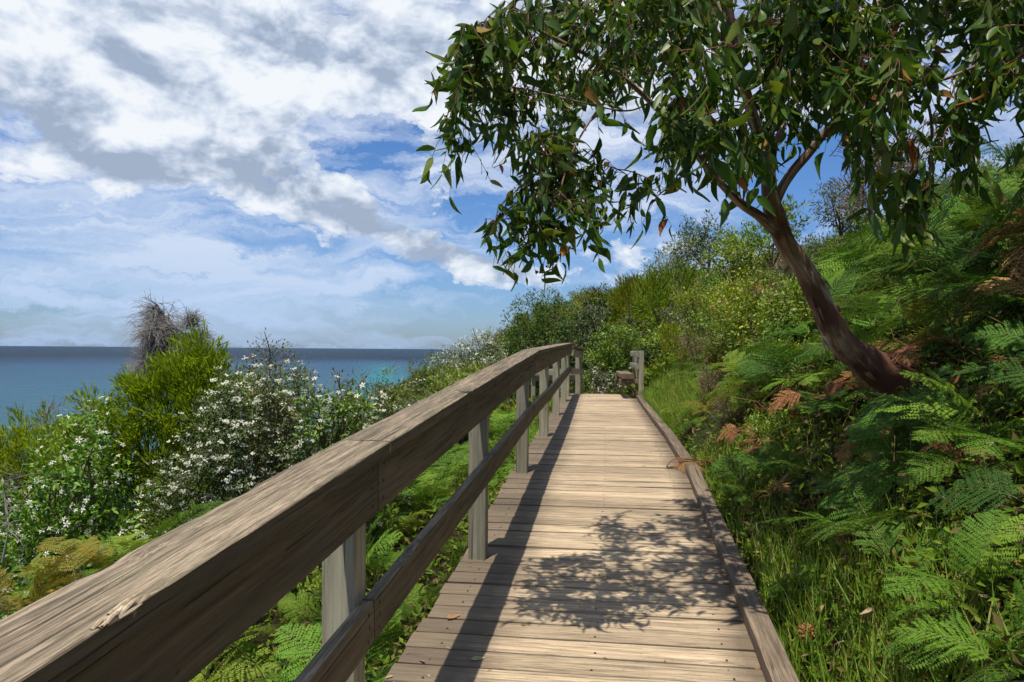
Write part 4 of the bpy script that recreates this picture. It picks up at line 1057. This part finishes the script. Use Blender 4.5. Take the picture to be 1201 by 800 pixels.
# ------------------------------------------------------------------ leaning gum tree
def gum():
    rng = np.random.default_rng(17)
    foot = P(1092, 492, 4.95); foot[2] = T(foot[0], foot[1]) - .05
    root = empty('gum_tree', tuple(foot)); tag(root, 'leaning gum tree with peeling bark whose leafy crown overhangs the boardwalk', 'tree')
    def cr(pts, n):
        pts = np.array(pts, float); t = np.linspace(0, len(pts) - 1, n); i = np.clip(t.astype(int), 0, len(pts) - 2); f = (t - i)[:, None]
        g = lambda k: pts[np.clip(k, 0, len(pts) - 1)]
        p0, p1, p2, p3 = g(i - 1), g(i), g(i + 1), g(i + 2)
        return .5 * (2 * p1 + (p2 - p0) * f + (2 * p0 - 5 * p1 + 4 * p2 - p3) * f ** 2 + (-p0 + 3 * p1 - 3 * p2 + p3) * f ** 3)
    tk = [(1135, 590, 5.0, 96), (1088, 490, 4.93, 78), (1066, 462, 4.9, 62), (1040, 443, 4.85, 50), (1008, 420, 4.75, 46), (984, 396, 4.65, 44), (965, 362, 4.55, 37), (945, 322, 4.45, 35), (922, 287, 4.35, 34), (908, 255, 4.25, 33), (902, 228, 4.15, 26), (898, 190, 4.1, 22), (880, 130, 3.95, 19), (862, 60, 3.8, 16), (850, -40, 3.7, 13), (860, -160, 3.65, 9)]
    limbs = {'right': [(908, 240, 4.2, 20), (922, 212, 4.18, 19), (944, 184, 4.1, 17), (970, 152, 4.0, 15), (1005, 112, 3.9, 13), (1060, 60, 3.85, 11), (1130, 0, 3.8, 10), (1210, -60, 3.9, 8)],
             'left': [(914, 277, 4.3, 20), (890, 254, 4.15, 16), (868, 238, 4.0, 14), (835, 205, 3.8, 12), (790, 150, 3.6, 10), (735, 95, 3.4, 8), (680, 60, 3.25, 6), (620, 30, 3.15, 5)],
             'low': [(1005, 112, 3.9, 9), (1050, 100, 3.7, 7), (1100, 95, 3.5, 6), (1160, 70, 3.4, 5), (1230, 40, 3.3, 4)],
             'high': [(862, 60, 3.8, 12), (800, 0, 3.6, 9), (740, -60, 3.4, 7), (680, -130, 3.3, 5)],
             'back': [(985, 135, 4.0, 10), (1010, 50, 4.4, 9), (1060, -50, 4.9, 8), (1150, -160, 5.4, 6)],
             'twoback': [(898, 190, 4.1, 12), (930, 120, 4.4, 10), (960, 40, 4.7, 8), (960, -80, 5.0, 6)],
             'drop': [(735, 95, 3.4, 5), (700, 130, 3.2, 4), (670, 180, 3.1, 3), (655, 230, 3.05, 2.5)],
             'dropb': [(790, 150, 3.6, 5), (770, 120, 3.3, 4), (730, 130, 3.1, 3), (640, 110, 3.1, 3), (590, 100, 3.1, 2)],
             'far': [(1060, 60, 3.85, 6), (1090, 130, 3.9, 5), (1090, 200, 3.9, 4), (1085, 245, 3.9, 3)]}
    nodes = []
    def limb(mb, q, n, seed, sides=14, first=False):
        c = cr([P(a, b, d) for a, b, d, w in q], n); r = np.interp(np.linspace(0, len(q) - 1, n), range(len(q)), [w / 2 / F * d * (.66 if i_ > 5 or not first else .95 - .045 * i_) for i_, (a, b, d, w) in enumerate(q)])
        V, Fc = tube(c, r, sides); V = V.reshape(n, sides, 3)
        G = np.zeros_like(V); s_ = np.concatenate([[0], np.cumsum(np.linalg.norm(np.diff(c, axis=0), axis=1))])
        for i in range(n):
            for k in range(sides):
                o = V[i, k] - c[i]; a = 2 * math.pi * k / sides; e = o / (np.linalg.norm(o) + 1e-9)
                nz = mnoise.noise((s_[i] * 2.2 + seed, math.cos(a) * 1.1, math.sin(a) * 1.1)) * .32 + mnoise.noise((s_[i] * 9 + seed, math.cos(a) * 2.5, math.sin(a) * 2.5)) * .13
                V[i, k] = c[i] + o * (1 + nz)
                G[i, k] = (s_[i] + (0 if first else 3 + seed), math.cos(a) * .12, math.sin(a) * .12)
        mb.add(V.reshape(-1, 3) - foot, Fc, 0, G.reshape(-1, 3))
        nodes.extend(list(c[::2]))
        return c, r
    mb = MB(); c, r = limb(mb, tk, 90, 0, 16, True)
    # knots and flaps of loose bark
    for (px_, py_, d, s_) in ((921, 316, 4.42, .012), (981, 362, 4.58, .018)):
        cc = P(px_, py_, d - .06) - foot; k = 10; V, Fc = tube([cc + [0, .05, -s_], cc + [0, .0, -s_ * .4], cc + [0, -.005, s_ * .3], cc + [0, .05, s_]], [s_ * .4, s_, s_ * .8, s_ * .2], k)
        mb.add(V, Fc, 0, V * [1, .3, .3] + [9, 0, 0])
    trunk = mb.build('trunk', M['bark'], root)
    mb = MB()
    for i in range(34):
        j = rng.integers(8, 45); a = rng.uniform(0, 6.28); L = rng.uniform(.06, .22); t = unit(c[j + 1] - c[j]); side = unit(np.cross(t, [math.cos(a), math.sin(a), .2]))
        p = c[j] + side * r[j] * 1.03; q = p - t * L + side * rng.uniform(.005, .04); w = rng.uniform(.006, .018); b = np.cross(t, side) * w
        V = np.array([p - b, p + b, (p + q) / 2 + b + side * .006, (p + q) / 2 - b + side * .006, q + b * .4, q - b * .4]) - foot
        V = np.concatenate([V, V + side * .003]); mb.add(V, [[0, 1, 2, 3], [3, 2, 4, 5], [6, 9, 8, 7], [9, 11, 10, 8], [0, 3, 9, 6], [3, 5, 11, 9], [1, 7, 8, 2], [2, 8, 10, 4]], 0, V * [1, .3, .3] + [4, 0, 0])
    lb = mb.build('loose_bark', M['bark'], trunk, smooth=False); lb['kind'] = 'stuff'
    for k, (nm, q) in enumerate(limbs.items()):
        mb = MB(); limb(mb, q, 40, 3 + k * 2.1, 8); mb.build('branch', M['bark'], root)
    # crown: hanging sprays of leaves
    bx = [500, 515, 530, 560, 590, 610, 640, 665, 690, 712, 722, 745, 772, 790, 830, 860, 890, 925, 955, 1000, 1030, 1050, 1100, 1130, 1150, 1175, 1215, 1300]
    bl = [150, 165, 180, 170, 215, 280, 310, 310, 290, 235, 150, 250, 215, 190, 215, 235, 225, 185, 165, 190, 215, 290, 290, 250, 170, 140, 130, 150]
    cl = []
    def holes(x, y):
        return (700 < x < 765 and 135 < y < 230) or (925 < x < 1010 and 165 < y < 260) or (555 < x < 600 and 205 < y < 262) or (500 < x < 560 and 190 < y) or (770 < x < 800 and 195 < y < 300)
    tries = 0
    while len(cl) < 350 and tries < 40000:
        tries += 1
        x = rng.uniform(528, 1300); lo = np.interp(x, bx, bl); top = np.interp(x, [520, 545, 575, 600], [50, 25, 5, -30])
        y = rng.uniform(top, lo - (64 if x < 760 else 34))
        if holes(x, y + 20) or y > lo - 30: continue
        if mnoise.noise((x / 70., y / 55., 1.7)) < (-.13 if x > 600 else -.25) and (y > 90 or rng.random() < .3): continue
        if y > 130 and x > 1000 and rng.random() < .35: continue
        if x > 720 and y > 60 and rng.random() < .1: continue
        d = rng.uniform(2.95, 3.7 if x < 640 else 4.4) if x < 760 else rng.uniform(2.9, 4.8)
        cl.append(P(x, y, d))
    for k in range(420):   # above the picture
        x = rng.uniform(640, 1600); y = -rng.random() ** 1.0 * 420 - 5; d = rng.uniform(3.1, 5.6)
        if x < 980 and (d > 4.0 or y < -230): continue
        if x < 760 and y < -180: continue
        cl.append(P(x, y, d))
    for k in range(170):
        cl.append(P(rng.uniform(1020, 1700), rng.uniform(-330, 0), rng.uniform(3.4, 6.0)))
    for k in range(130):   # right-hand crown beyond the picture
        cl.append(P(rng.uniform(1200, 1750), rng.uniform(-100, 190), rng.uniform(3.6, 5.5)))
    for q in ((610, 225, 3.1), (630, 215, 3.2), (655, 205, 3.15), (672, 225, 3.2), (640, 245, 3.05), (660, 265, 3.2), (625, 262, 3.15), (600, 262, 3.2), (645, 190, 3.3), (690, 215, 3.25), (672, 250, 3.0), (700, 190, 3.2), (522, 140, 3.1), (531, 165, 3.15), (548, 55, 3.2), (575, 262, 3.1), (748, 232, 3.2), (765, 212, 3.2), (735, 205, 3.2), (650, 255, 3.1), (615, 240, 3.1), (690, 240, 3.1), (580, 20, 3.2), (640, 275, 3.1), (1068, 240, 3.6), (1090, 225, 3.6), (1052, 225, 3.6)): cl.append(P(*q))
    cl = np.array(cl); hub = np.array(nodes)
    order = np.argsort([np.min(np.linalg.norm(hub - p, axis=1)) for p in cl])
    tw = MB(); LP = []; LD = []; LL = []; pts_all = list(hub)
    arr = np.array(pts_all)
    for i in order:
        p = cl[i]; dd = np.linalg.norm(arr - p, axis=1) + .35 * np.maximum(0, p[2] - arr[:, 2]) * 0; a = arr[np.argmin(dd)]
        L = np.linalg.norm(p - a); mid = (a + p) / 2 + np.array([0, 0, .18 * L]) + rng.normal(0, .06, 3) * L
        tt = np.linspace(0, 1, 7)[:, None]; c_ = (1 - tt) ** 2 * a + 2 * tt * (1 - tt) * mid + tt ** 2 * p
        v, f = tube(c_ - foot, np.linspace(min(.009, .002 + .006 * L), .0018, 7), 4); tw.add(v, f)
        arr = np.concatenate([arr, c_[2:6:2]])
        # hanging sprays
        for s_ in range(rng.integers(3, 5)):
            h = rng.uniform(.12, .24); dr = np.array([rng.normal(0, .35), rng.normal(0, .35), -1]); st_ = c_[rng.integers(4, 7)]
            out = unit(rng.normal(size=3) * [1, 1, .2]) * .07
            q = [st_, st_ + out * .7 + [0, 0, .01], st_ + out + unit(dr) * h * .4, st_ + out * 1.1 + unit(dr) * h]
            q = cr(q, 8); v, f = tube(q - foot, np.linspace(.0018, .0009, 8), 3); tw.add(v, f)
            nl = rng.integers(5, 9)
            for k in range(nl):
                b = q[min(7, int(8 * (k + .6) / nl))]; side = unit(rng.normal(size=3) * [1, 1, .3])
                LP.append(b); LD.append(side * rng.uniform(.3, 1.1) + np.array([0, 0, (-1.0 if p[0] > .7 else -.75) + rng.normal(0, .35)])); LL.append(rng.choice([rng.uniform(.045, .08), rng.uniform(.07, .15), rng.uniform(.08, .13)]) * (1.0 if p[0] > .7 else .78))
    LP, LD, LL = map(np.array, (LP, LD, LL)); n = len(LP); nr = rng.normal(size=(n, 3)) * [1, 1, .5]
    G2 = GUM[0].copy(); G2[:, 2] = G2[:, 2] * 1.9 + .05 * np.sin(G2[:, 0] * 6)
    Wd = LL * rng.uniform(.24, .38, n); V, Fc = leaves(GUM, LP - foot, LD, nr, LL, Wd); V2, _ = leaves((G2, GUM[1]), LP - foot, LD, nr, LL, Wd)
    mixm = np.repeat(rng.random(n) < .5, len(GUM[0])); V[mixm] = V2[mixm]
    old = rng.random(n) < .022; nv = len(GUM[0]); nf = len(GUM[1])
    fm = Fc.reshape(n, nf, 3); A = MB(); A.add(V, fm[~old].reshape(-1, 3), 0); 
    A.f.append(fm[old].reshape(-1, 3)); A.m.append(np.full(old.sum() * nf, 1, int))
    A.build('crown', [M['gum'], M['gum_old']], root)
    tw.build('twigs', M['redtwig'], root)
    print('gum leaves', n)
gum()

# ------------------------------------------------------------------ small things
def leaf_thing(name, label, px_, py_, d, L, W, mat, rz, seed, cat='leaf', curl=.35):
    rng = np.random.default_rng(seed); x = P(px_, py_, d); z = float(deckZ(d)) + .004
    if px_ > 880 or name == 'fallen_leaf_on_kerb': z += .095
    V, Fc = GUM; V = V.copy(); V[:, 2] = curl * (V[:, 0] - .5) ** 2 + .12 * np.abs(V[:, 1]); V = V * [L, W, L]
    V[:, 2] -= V[:, 2].min()
    mb = MB().add(V, Fc); o = mb.build(name, M[mat]); o.location = (x[0], d, z); o.rotation_euler = (0, 0, rz)
    sm = o.modifiers.new('thick', 'SOLIDIFY'); sm.thickness = .0008
    tag(o, label, cat, 'fallen leaves on the boardwalk')
def dpt(py_):   # depth of a deck point seen at row py_
    return 1332 / (py_ - 410 + 60.5)
M['scrap'] = plain('dry_orange_leaf', (.42, .2, .09), .7); M['pale'] = plain('pale_dry_leaf', (.5, .42, .2), .7)
leaf_thing('fallen_leaf', 'curled orange dry leaf on the left side of the deck below the ferns', 524, 728, dpt(728), .075, .035, 'scrap', .6, 1)
leaf_thing('fallen_leaf', 'small yellowish leaf scrap lying in the rail shadow near the front', 552, 776, dpt(776), .06, .03, 'pale', .2, 2)
leaf_thing('fallen_leaf', 'reddish fallen leaf on the deck against the kerb in the tree shade', 835, 637, dpt(637), .06, .02, 'scrap', 2.6, 3)
leaf_thing('fallen_leaf', 'orange fallen leaf lying on the kerb board in the tree shade', 874, 665, dpt(672) , .07, .02, 'scrap', 3.0, 4)
leaf_thing('fallen_leaf', 'pale straw coloured leaf beside the kerb at the edge of the tree shade', 853, 657, dpt(684), .075, .008, 'pale', 2.2, 5, curl=.1)
leaf_thing('fallen_leaf', 'small red leaf by the kerb just before the dead bracken', 803, 561, dpt(561), .07, .03, 'scrap', 1.0, 6)
def stick(label, a, b, r, mat='twig', seed=0):
    rng = np.random.default_rng(seed); a = np.array(a); b = np.array(b); t = np.linspace(0, 1, 9)[:, None]; base = a.copy()
    pts = a + (b - a) * t + rng.normal(0, .012, (9, 3)) * np.linalg.norm(b - a) * [1, 1, .3]
    mb = MB(); v, f = tube(pts - base, np.linspace(r, r * .5, 9), 6); mb.add(v, f); o = mb.build('fallen_stick', M[mat]); o.location = base
    tag(o, label, 'stick')
def on_deck(px_, py_, h=.006): d = dpt(py_); p = P(px_, py_, d); return [p[0], d, float(deckZ(d)) + h]
stick('small brown stick lying in the middle of the tree shadow on the deck', on_deck(762, 630), on_deck(785, 638), .006)
stick('thin pale stick slanting out of the bank undergrowth under the gum trunk', P(935, 563, 5.2), P(1005, 540, 5.2), .006, 'pale', 4)
stick('dry brown stick poking across the dead bracken on the kerb', P(815, 543, 6.6), P(850, 538, 6.6), .006, 'twig', 5)
def deck_litter():
    rng = np.random.default_rng(31); N = 170; d = 2.9 + 11 * rng.random(N) ** 1.4; side = rng.random(N)
    u = np.where(side < .6, 1.42 - rng.exponential(.05, N), np.where(side < .85, rng.uniform(-.0, .25, N), rng.uniform(.2, 1.3, N)))
    ok = (u < 1.42) & (u > -.02); d, u = d[ok], u[ok]; N = len(d); x = postX(d) - .09 + u
    L = rng.uniform(.012, .04, N); a = rng.uniform(0, 6.28, N)
    V, Fc = leaves(LANCE, np.stack([x, d, deckZ(d) + .006], 1), np.stack([np.cos(a), np.sin(a), a * 0], 1), np.tile([0, 0, 1.], (N, 1)) + rng.normal(0, .12, (N, 3)), L, L * .35)
    stuff_mesh('deck_litter', M['litter'], V, Fc, 'tiny dry leaf scraps and grit lying along the deck edges')
deck_litter()
# thistle-like tall weed under the trunk
def weed():
    rng = np.random.default_rng(9); base = P(1128, 640, 3.9); base[2] = T(base[0], base[1]); root = empty('tall_weed', tuple(base)); tag(root, 'tall pale green jagged weed standing under the leaning gum trunk', 'weed')
    tops = [P(1128, 500, 3.9), P(1095, 520, 3.9), P(1150, 560, 3.9)]; mb = MB(); sm = MB()
    for tp in tops:
        pts = base + (tp - base) * np.linspace(0, 1, 14)[:, None] + rng.normal(0, .006, (14, 3)); v, f = tube(pts - base, np.linspace(.005, .002, 14), 5); sm.add(v, f)
        for i in range(4, 14):
            for k in range(5):
                a = rng.uniform(0, 6.28); d = np.array([math.cos(a), math.sin(a), rng.uniform(.0, .7)]); L = rng.uniform(.03, .09) * (1.2 - i / 16)
                V, Fc = leaves(LANCE, [pts[i] - base], [d], [[0, 0, 1]], L, L * .22); mb.add(V, Fc)
                for q in range(3):
                    s2 = (-1) ** q; V, Fc = leaves(DIAMOND, [pts[i] - base + unit(d) * L * (.3 + .2 * q)], [unit(d) * .6 + np.array([-d[1], d[0], 0]) * s2], [[0, 0, 1]], L * .4, L * .12); mb.add(V, Fc)
    mb.build('foliage', M['fern_lime'], root); sm.build('stem', M['rachis'], root)
weed()
def dead_head(px_, py_, d, r, label, seed):
    rng = np.random.default_rng(seed); c = P(px_, py_, d); root = empty('dead_fern_head', tuple(c)); tag(root, label, 'dead fern'); mb = MB()
    for k in range(90):
        d_ = unit(rng.normal(size=3)); a0 = d_ * r * .25; q = unit(np.cross(d_, rng.normal(size=3)))
        pts = [a0, a0 + d_ * r * .6 + q * r * .25, a0 + d_ * r * .7 + q * r * .7, a0 + d_ * r * .3 + q * r * .9]; v, f = tube(pts, [.003, .0045, .004, .001], 4); mb.add(v, f)
    V, Fc = leaves(DIAMOND, rng.normal(0, r * .5, (400, 3)), rng.normal(size=(400, 3)), rng.normal(size=(400, 3)), r * .35, r * .14); mb.add(V, Fc)
    mb.build('dead_fronds', M['fern_rust'], root)
dead_head(996, 628, 3.7, .055, 'curled rust brown dead fern head above the kerb grass', 1)
dead_head(1072, 562, 4.2, .05, 'round brown dead fern head in the shade under the gum trunk', 2)
dead_head(945, 742, 3.25, .03, 'small orange dead fern spray at the kerb near the front', 3)

# ------------------------------------------------------------------ sun, sky and clouds
sx, sy, sz_ = .16, .30, -1.03
sun_d = bpy.data.lights.new('sun', 'SUN'); sun_d.energy = 5.0; sun_d.angle = R(.53); sun_d.color = (1, .955, .88)
sun = bpy.data.objects.new('sun', sun_d); COL.objects.link(sun)
sun.rotation_euler = Vector((-sx, -sy, -sz_)).to_track_quat('Z', 'Y').to_euler(); sun.location = (-3, -6, 20)
elev = math.atan2(-sz_, math.hypot(sx, sy)); rot = math.atan2(-sx, -sy)

w = bpy.data.worlds.new('World'); sc.world = w; w.use_nodes = True; nt = w.node_tree
for n in list(nt.nodes): nt.nodes.remove(n)
N = nt.nodes.new
out = N('ShaderNodeOutputWorld'); bg = N('ShaderNodeBackground'); L_(nt, bg.outputs[0], out.inputs[0]); SKY = .1; bg.inputs[1].default_value = SKY
sky = N('ShaderNodeTexSky'); sky.sky_type = 'NISHITA'; sky.sun_disc = False; sky.sun_elevation = elev; sky.sun_rotation = rot; sky.air_density = 1.0; sky.dust_density = .6; sky.ozone_density = 2.0
tc = N('ShaderNodeTexCoord'); dirv = tc.outputs['Generated']
sep = N('ShaderNodeSeparateXYZ'); L_(nt, dirv, sep.inputs[0])
az0 = math_(nt, 'ARCTAN2', sep.outputs[0], sep.outputs[1]); el0 = math_(nt, 'ARCSINE', sep.outputs[2])
w0 = N('ShaderNodeCombineXYZ'); L_(nt, az0, w0.inputs[0]); L_(nt, math_(nt, 'MULTIPLY', el0, 1.6), w0.inputs[1])
def wob(off, amp): return math_(nt, 'MULTIPLY_ADD', noise_(nt, vmul(nt, w0.outputs[0], (1, 1, 1), (off, off, 0)), 11, 5, .65), amp, -amp / 2)
az = math_(nt, 'ADD', az0, wob(3.1, .14)); el = math_(nt, 'ADD', el0, wob(8.7, .07))
def ang(px_, py_):
    p = P(px_, py_, 1.0); p = p / np.linalg.norm(p); return math.atan2(p[0], p[1]), math.asin(p[2])
def blob(px_, py_, rx, ry, tilt=0., soft_=1.0):
    """smooth bump over one piece of sky: 1 in the middle, 0 at its rim"""
    a0, e0 = ang(px_, py_); ra, re = rx / F, ry / F; c, s_ = math.cos(tilt), math.sin(tilt)
    da = math_(nt, 'SUBTRACT', az, a0); de = math_(nt, 'SUBTRACT', el, e0)
    u = math_(nt, 'ADD', math_(nt, 'MULTIPLY', da, c / ra), math_(nt, 'MULTIPLY', de, -s_ / ra))
    v = math_(nt, 'ADD', math_(nt, 'MULTIPLY', da, s_ / re), math_(nt, 'MULTIPLY', de, c / re))
    r2 = math_(nt, 'ADD', math_(nt, 'MULTIPLY', u, u), math_(nt, 'MULTIPLY', v, v))
    return math_(nt, 'POWER', math_(nt, 'SUBTRACT', 1.0, math_(nt, 'MULTIPLY', r2, .5), clamp=True), 2.0)
def add_all(lst):
    t = None
    for wgt, b in lst:
        q = math_(nt, 'MULTIPLY', b, wgt); t = q if t is None else math_(nt, 'ADD', t, q)
    return t
cv = N('ShaderNodeCombineXYZ'); L_(nt, az0, cv.inputs[0]); L_(nt, math_(nt, 'MULTIPLY', el0, 1.35), cv.inputs[1])
def cn(scale, off, det=8, rough=.56, dist=.25, lift=0.): return noise_(nt, vmul(nt, cv.outputs[0], (1, 1, 1), (off, lift * 1.35, .3)), scale, det, rough, dist)
def puff(lift, det):
    sm = N('ShaderNodeTexVoronoi'); sm.feature = 'F1'; sm.inputs['Scale'].default_value = 8.; sm.inputs['Detail'].default_value = det; sm.inputs['Roughness'].default_value = .55; sm.inputs['Lacunarity'].default_value = 2.3
    wv = N('ShaderNodeVectorMath'); wv.operation = 'ADD'
    nz = N('ShaderNodeTexNoise'); nz.inputs['Scale'].default_value = 6.; nz.inputs['Detail'].default_value = 4
    v0 = vmul(nt, cv.outputs[0], (1, 1.2, 1), (0, lift * 1.6, .3)); L_(nt, v0, nz.inputs['Vector'])
    L_(nt, v0, wv.inputs[0]); L_(nt, vmul(nt, nz.outputs[1], (.10, .10, 0)), wv.inputs[1]); L_(nt, wv.outputs[0], sm.inputs['Vector'])
    return math_(nt, 'SUBTRACT', .62, math_(nt, 'MULTIPLY', sm.outputs['Distance'], .62))
nA = math_(nt, 'ADD', math_(nt, 'MULTIPLY', cn(4.0, 0.7), .5), math_(nt, 'MULTIPLY', puff(0, 5), .62))
nAup = math_(nt, 'ADD', math_(nt, 'MULTIPLY', cn(4.0, 0.7, 5, .5, .25, .03), .5), math_(nt, 'MULTIPLY', puff(.03, 3), .62))
nB = cn(2.4, 4.1, 4); nC = cn(16, 9.0, 6, .6)
# where the cumulus stands (weights) and where blue shows
cover = add_all([(.34, blob(300, 190, 190, 60, .12)), (.30, blob(150, 170, 150, 55, .1)), (.34, blob(420, 270, 230, 38, .32)), (.30, blob(560, 310, 120, 26, .3)), (.3, blob(330, 60, 330, 60)),
                 (.3, blob(100, 110, 160, 80)), (.12, blob(300, 60, 420, 110)), (.25, blob(540, 190, 60, 60)), (.22, blob(60, 210, 110, 50)), (.25, blob(700, 290, 120, 45)), (.22, blob(560, 225, 110, 45, .3)), (.2, blob(820, 280, 70, 25)), (.3, blob(720, 90, 320, 90)),
                 (-.34, blob(448, 190, 60, 50, .8)), (-.22, blob(640, 240, 80, 40)), (-.2, blob(570, 175, 50, 40)), (-.12, blob(560, 165, 50, 45)), (-.3, blob(16, 148, 22, 18)), (-.28, blob(830, 235, 90, 30)), (-.35, blob(950, 220, 90, 60)), (-.3, blob(500, 375, 260, 40)), (-.12, blob(100, 360, 300, 40)), (-.2, blob(15, 290, 60, 20))])
top_ov = math_(nt, 'MULTIPLY', math_(nt, 'SUBTRACT', el, .22), 2.2, clamp=True)      # thicker deck overhead
dens = math_(nt, 'ADD', math_(nt, 'ADD', nA, math_(nt, 'MULTIPLY_ADD', nB, .35, -.17)), cover)
dens = math_(nt, 'ADD', dens, math_(nt, 'MULTIPLY', top_ov, .55))
dens = math_(nt, 'ADD', dens, math_(nt, 'MULTIPLY_ADD', nC, .12, -.06))
# the sky clears overhead and behind the viewer
dens = math_(nt, 'SUBTRACT', dens, math_(nt, 'MULTIPLY', math_(nt, 'MULTIPLY_ADD', el0, 2.2, -1.0, clamp=True), .75))
dens = math_(nt, 'SUBTRACT', dens, math_(nt, 'MULTIPLY', math_(nt, 'MULTIPLY_ADD', sep.outputs[1], -2.0, .6, clamp=True), .3))
alpha = ramp(nt, dens, [(.51, (0, 0, 0)), (.575, (.6,) * 3), (.68, (1, 1, 1))], 'EASE')
# lit side: less cloud above than here
lit = math_(nt, 'MULTIPLY_ADD', math_(nt, 'SUBTRACT', nA, nAup), 3.3, .54)
lit = math_(nt, 'ADD', lit, math_(nt, 'MULTIPLY_ADD', nC, .8, -.4))
shade = add_all([(.55, blob(350, 225, 150, 22, .2)), (.55, blob(480, 275, 200, 24, .3)), (.5, blob(130, 185, 80, 20, .3)), (.5, blob(430, 95, 60, 22)), (.42, blob(115, 45, 70, 30, .3)), (.3, blob(40, 120, 80, 40)), (.4, blob(590, 318, 90, 18, .3)), (.35, blob(680, 300, 90, 30)),
                 (-.5, blob(300, 95, 45, 22)), (-.45, blob(220, 150, 70, 14, -.1)), (-.45, blob(390, 165, 60, 16)), (-.4, blob(60, 200, 90, 18)), (-.4, blob(300, 245, 110, 14)), (-.4, blob(240, 290, 130, 22)), (-.35, blob(820, 265, 60, 12)), (-.4, blob(100, 5, 200, 30))])
lit = math_(nt, 'SUBTRACT', lit, math_(nt, 'MULTIPLY', shade, .62))
lit = math_(nt, 'ADD', lit, math_(nt, 'MULTIPLY_ADD', nB, -.5, .38))
K = 1 / SKY
ccol = ramp(nt, lit, [(-.0, (.29, .36, .475)), (.28, (.40, .47, .585)), (.55, (.54, .60, .70)), (.8, (.65, .70, .77)), (1.0, (.73, .76, .80))])
ccol = mixc(nt, 1., ccol, (10., 10., 10.), 'MULTIPLY')
# clear sky
skyc = mixc(nt, 1., sky.outputs[0], ramp(nt, el0, [(0, (.50, .66, 1.0)), (.25, (.44, .68, 1.0))]), 'MULTIPLY')
# thin veil of high cloud, streaked near the horizon
vv_ = N('ShaderNodeCombineXYZ'); L_(nt, az, vv_.inputs[0]); L_(nt, math_(nt, 'MULTIPLY', el, 7.), vv_.inputs[1])
vn = noise_(nt, vv_.outputs[0], 4.5, 7, .6, .6)
veil_bias = add_all([(.20, blob(250, 335, 260, 40)), (.16, blob(440, 330, 120, 10, -.1)), (.12, blob(120, 250, 200, 60)), (.1, blob(380, 360, 160, 20)), (-.12, blob(560, 360, 200, 50)), (-.15, blob(445, 185, 40, 36)), (-.2, blob(950, 220, 80, 60))])
hi = math_(nt, 'MULTIPLY', math_(nt, 'MULTIPLY_ADD', el0, 5., -.55, clamp=True), math_(nt, 'SUBTRACT', 1., math_(nt, 'MULTIPLY_ADD', el0, 2.2, -1.0, clamp=True), clamp=True))
veil = ramp(nt, math_(nt, 'ADD', math_(nt, 'ADD', vn, veil_bias), math_(nt, 'MULTIPLY', hi, .12)), [(.42, (0, 0, 0)), (.72, (.85,) * 3)])
vcol = mixc(nt, 1., ramp(nt, el0, [(.0, (.36, .495, .74)), (.12, (.55, .63, .76)), (.3, (.70, .75, .83))]), (10., 10., 10.), 'MULTIPLY')
cc = mixc(nt, veil, skyc, vcol)
cc = mixc(nt, alpha, cc, ccol)
L_(nt, cc, bg.inputs[0])
w.cycles.sampling_method = 'MANUAL'; w.cycles.sample_map_resolution = 512

vs = sc.view_settings; vs.view_transform = 'Standard'; vs.look = 'None'; vs.gamma = 1; vs.exposure = 0.3; vs.use_curve_mapping = False
sc.cycles.max_bounces = 6; sc.cycles.diffuse_bounces = 3; sc.cycles.glossy_bounces = 2; sc.cycles.transmission_bounces = 3; sc.cycles.transparent_max_bounces = 4
sc.cycles.use_denoising = True; sc.cycles.denoiser = 'OPENIMAGEDENOISE'; sc.cycles.use_adaptive_sampling = True; sc.cycles.adaptive_threshold = .015
sc.cycles.sample_clamp_indirect = 6; sc.cycles.caustics_reflective = False; sc.cycles.caustics_refractive = False
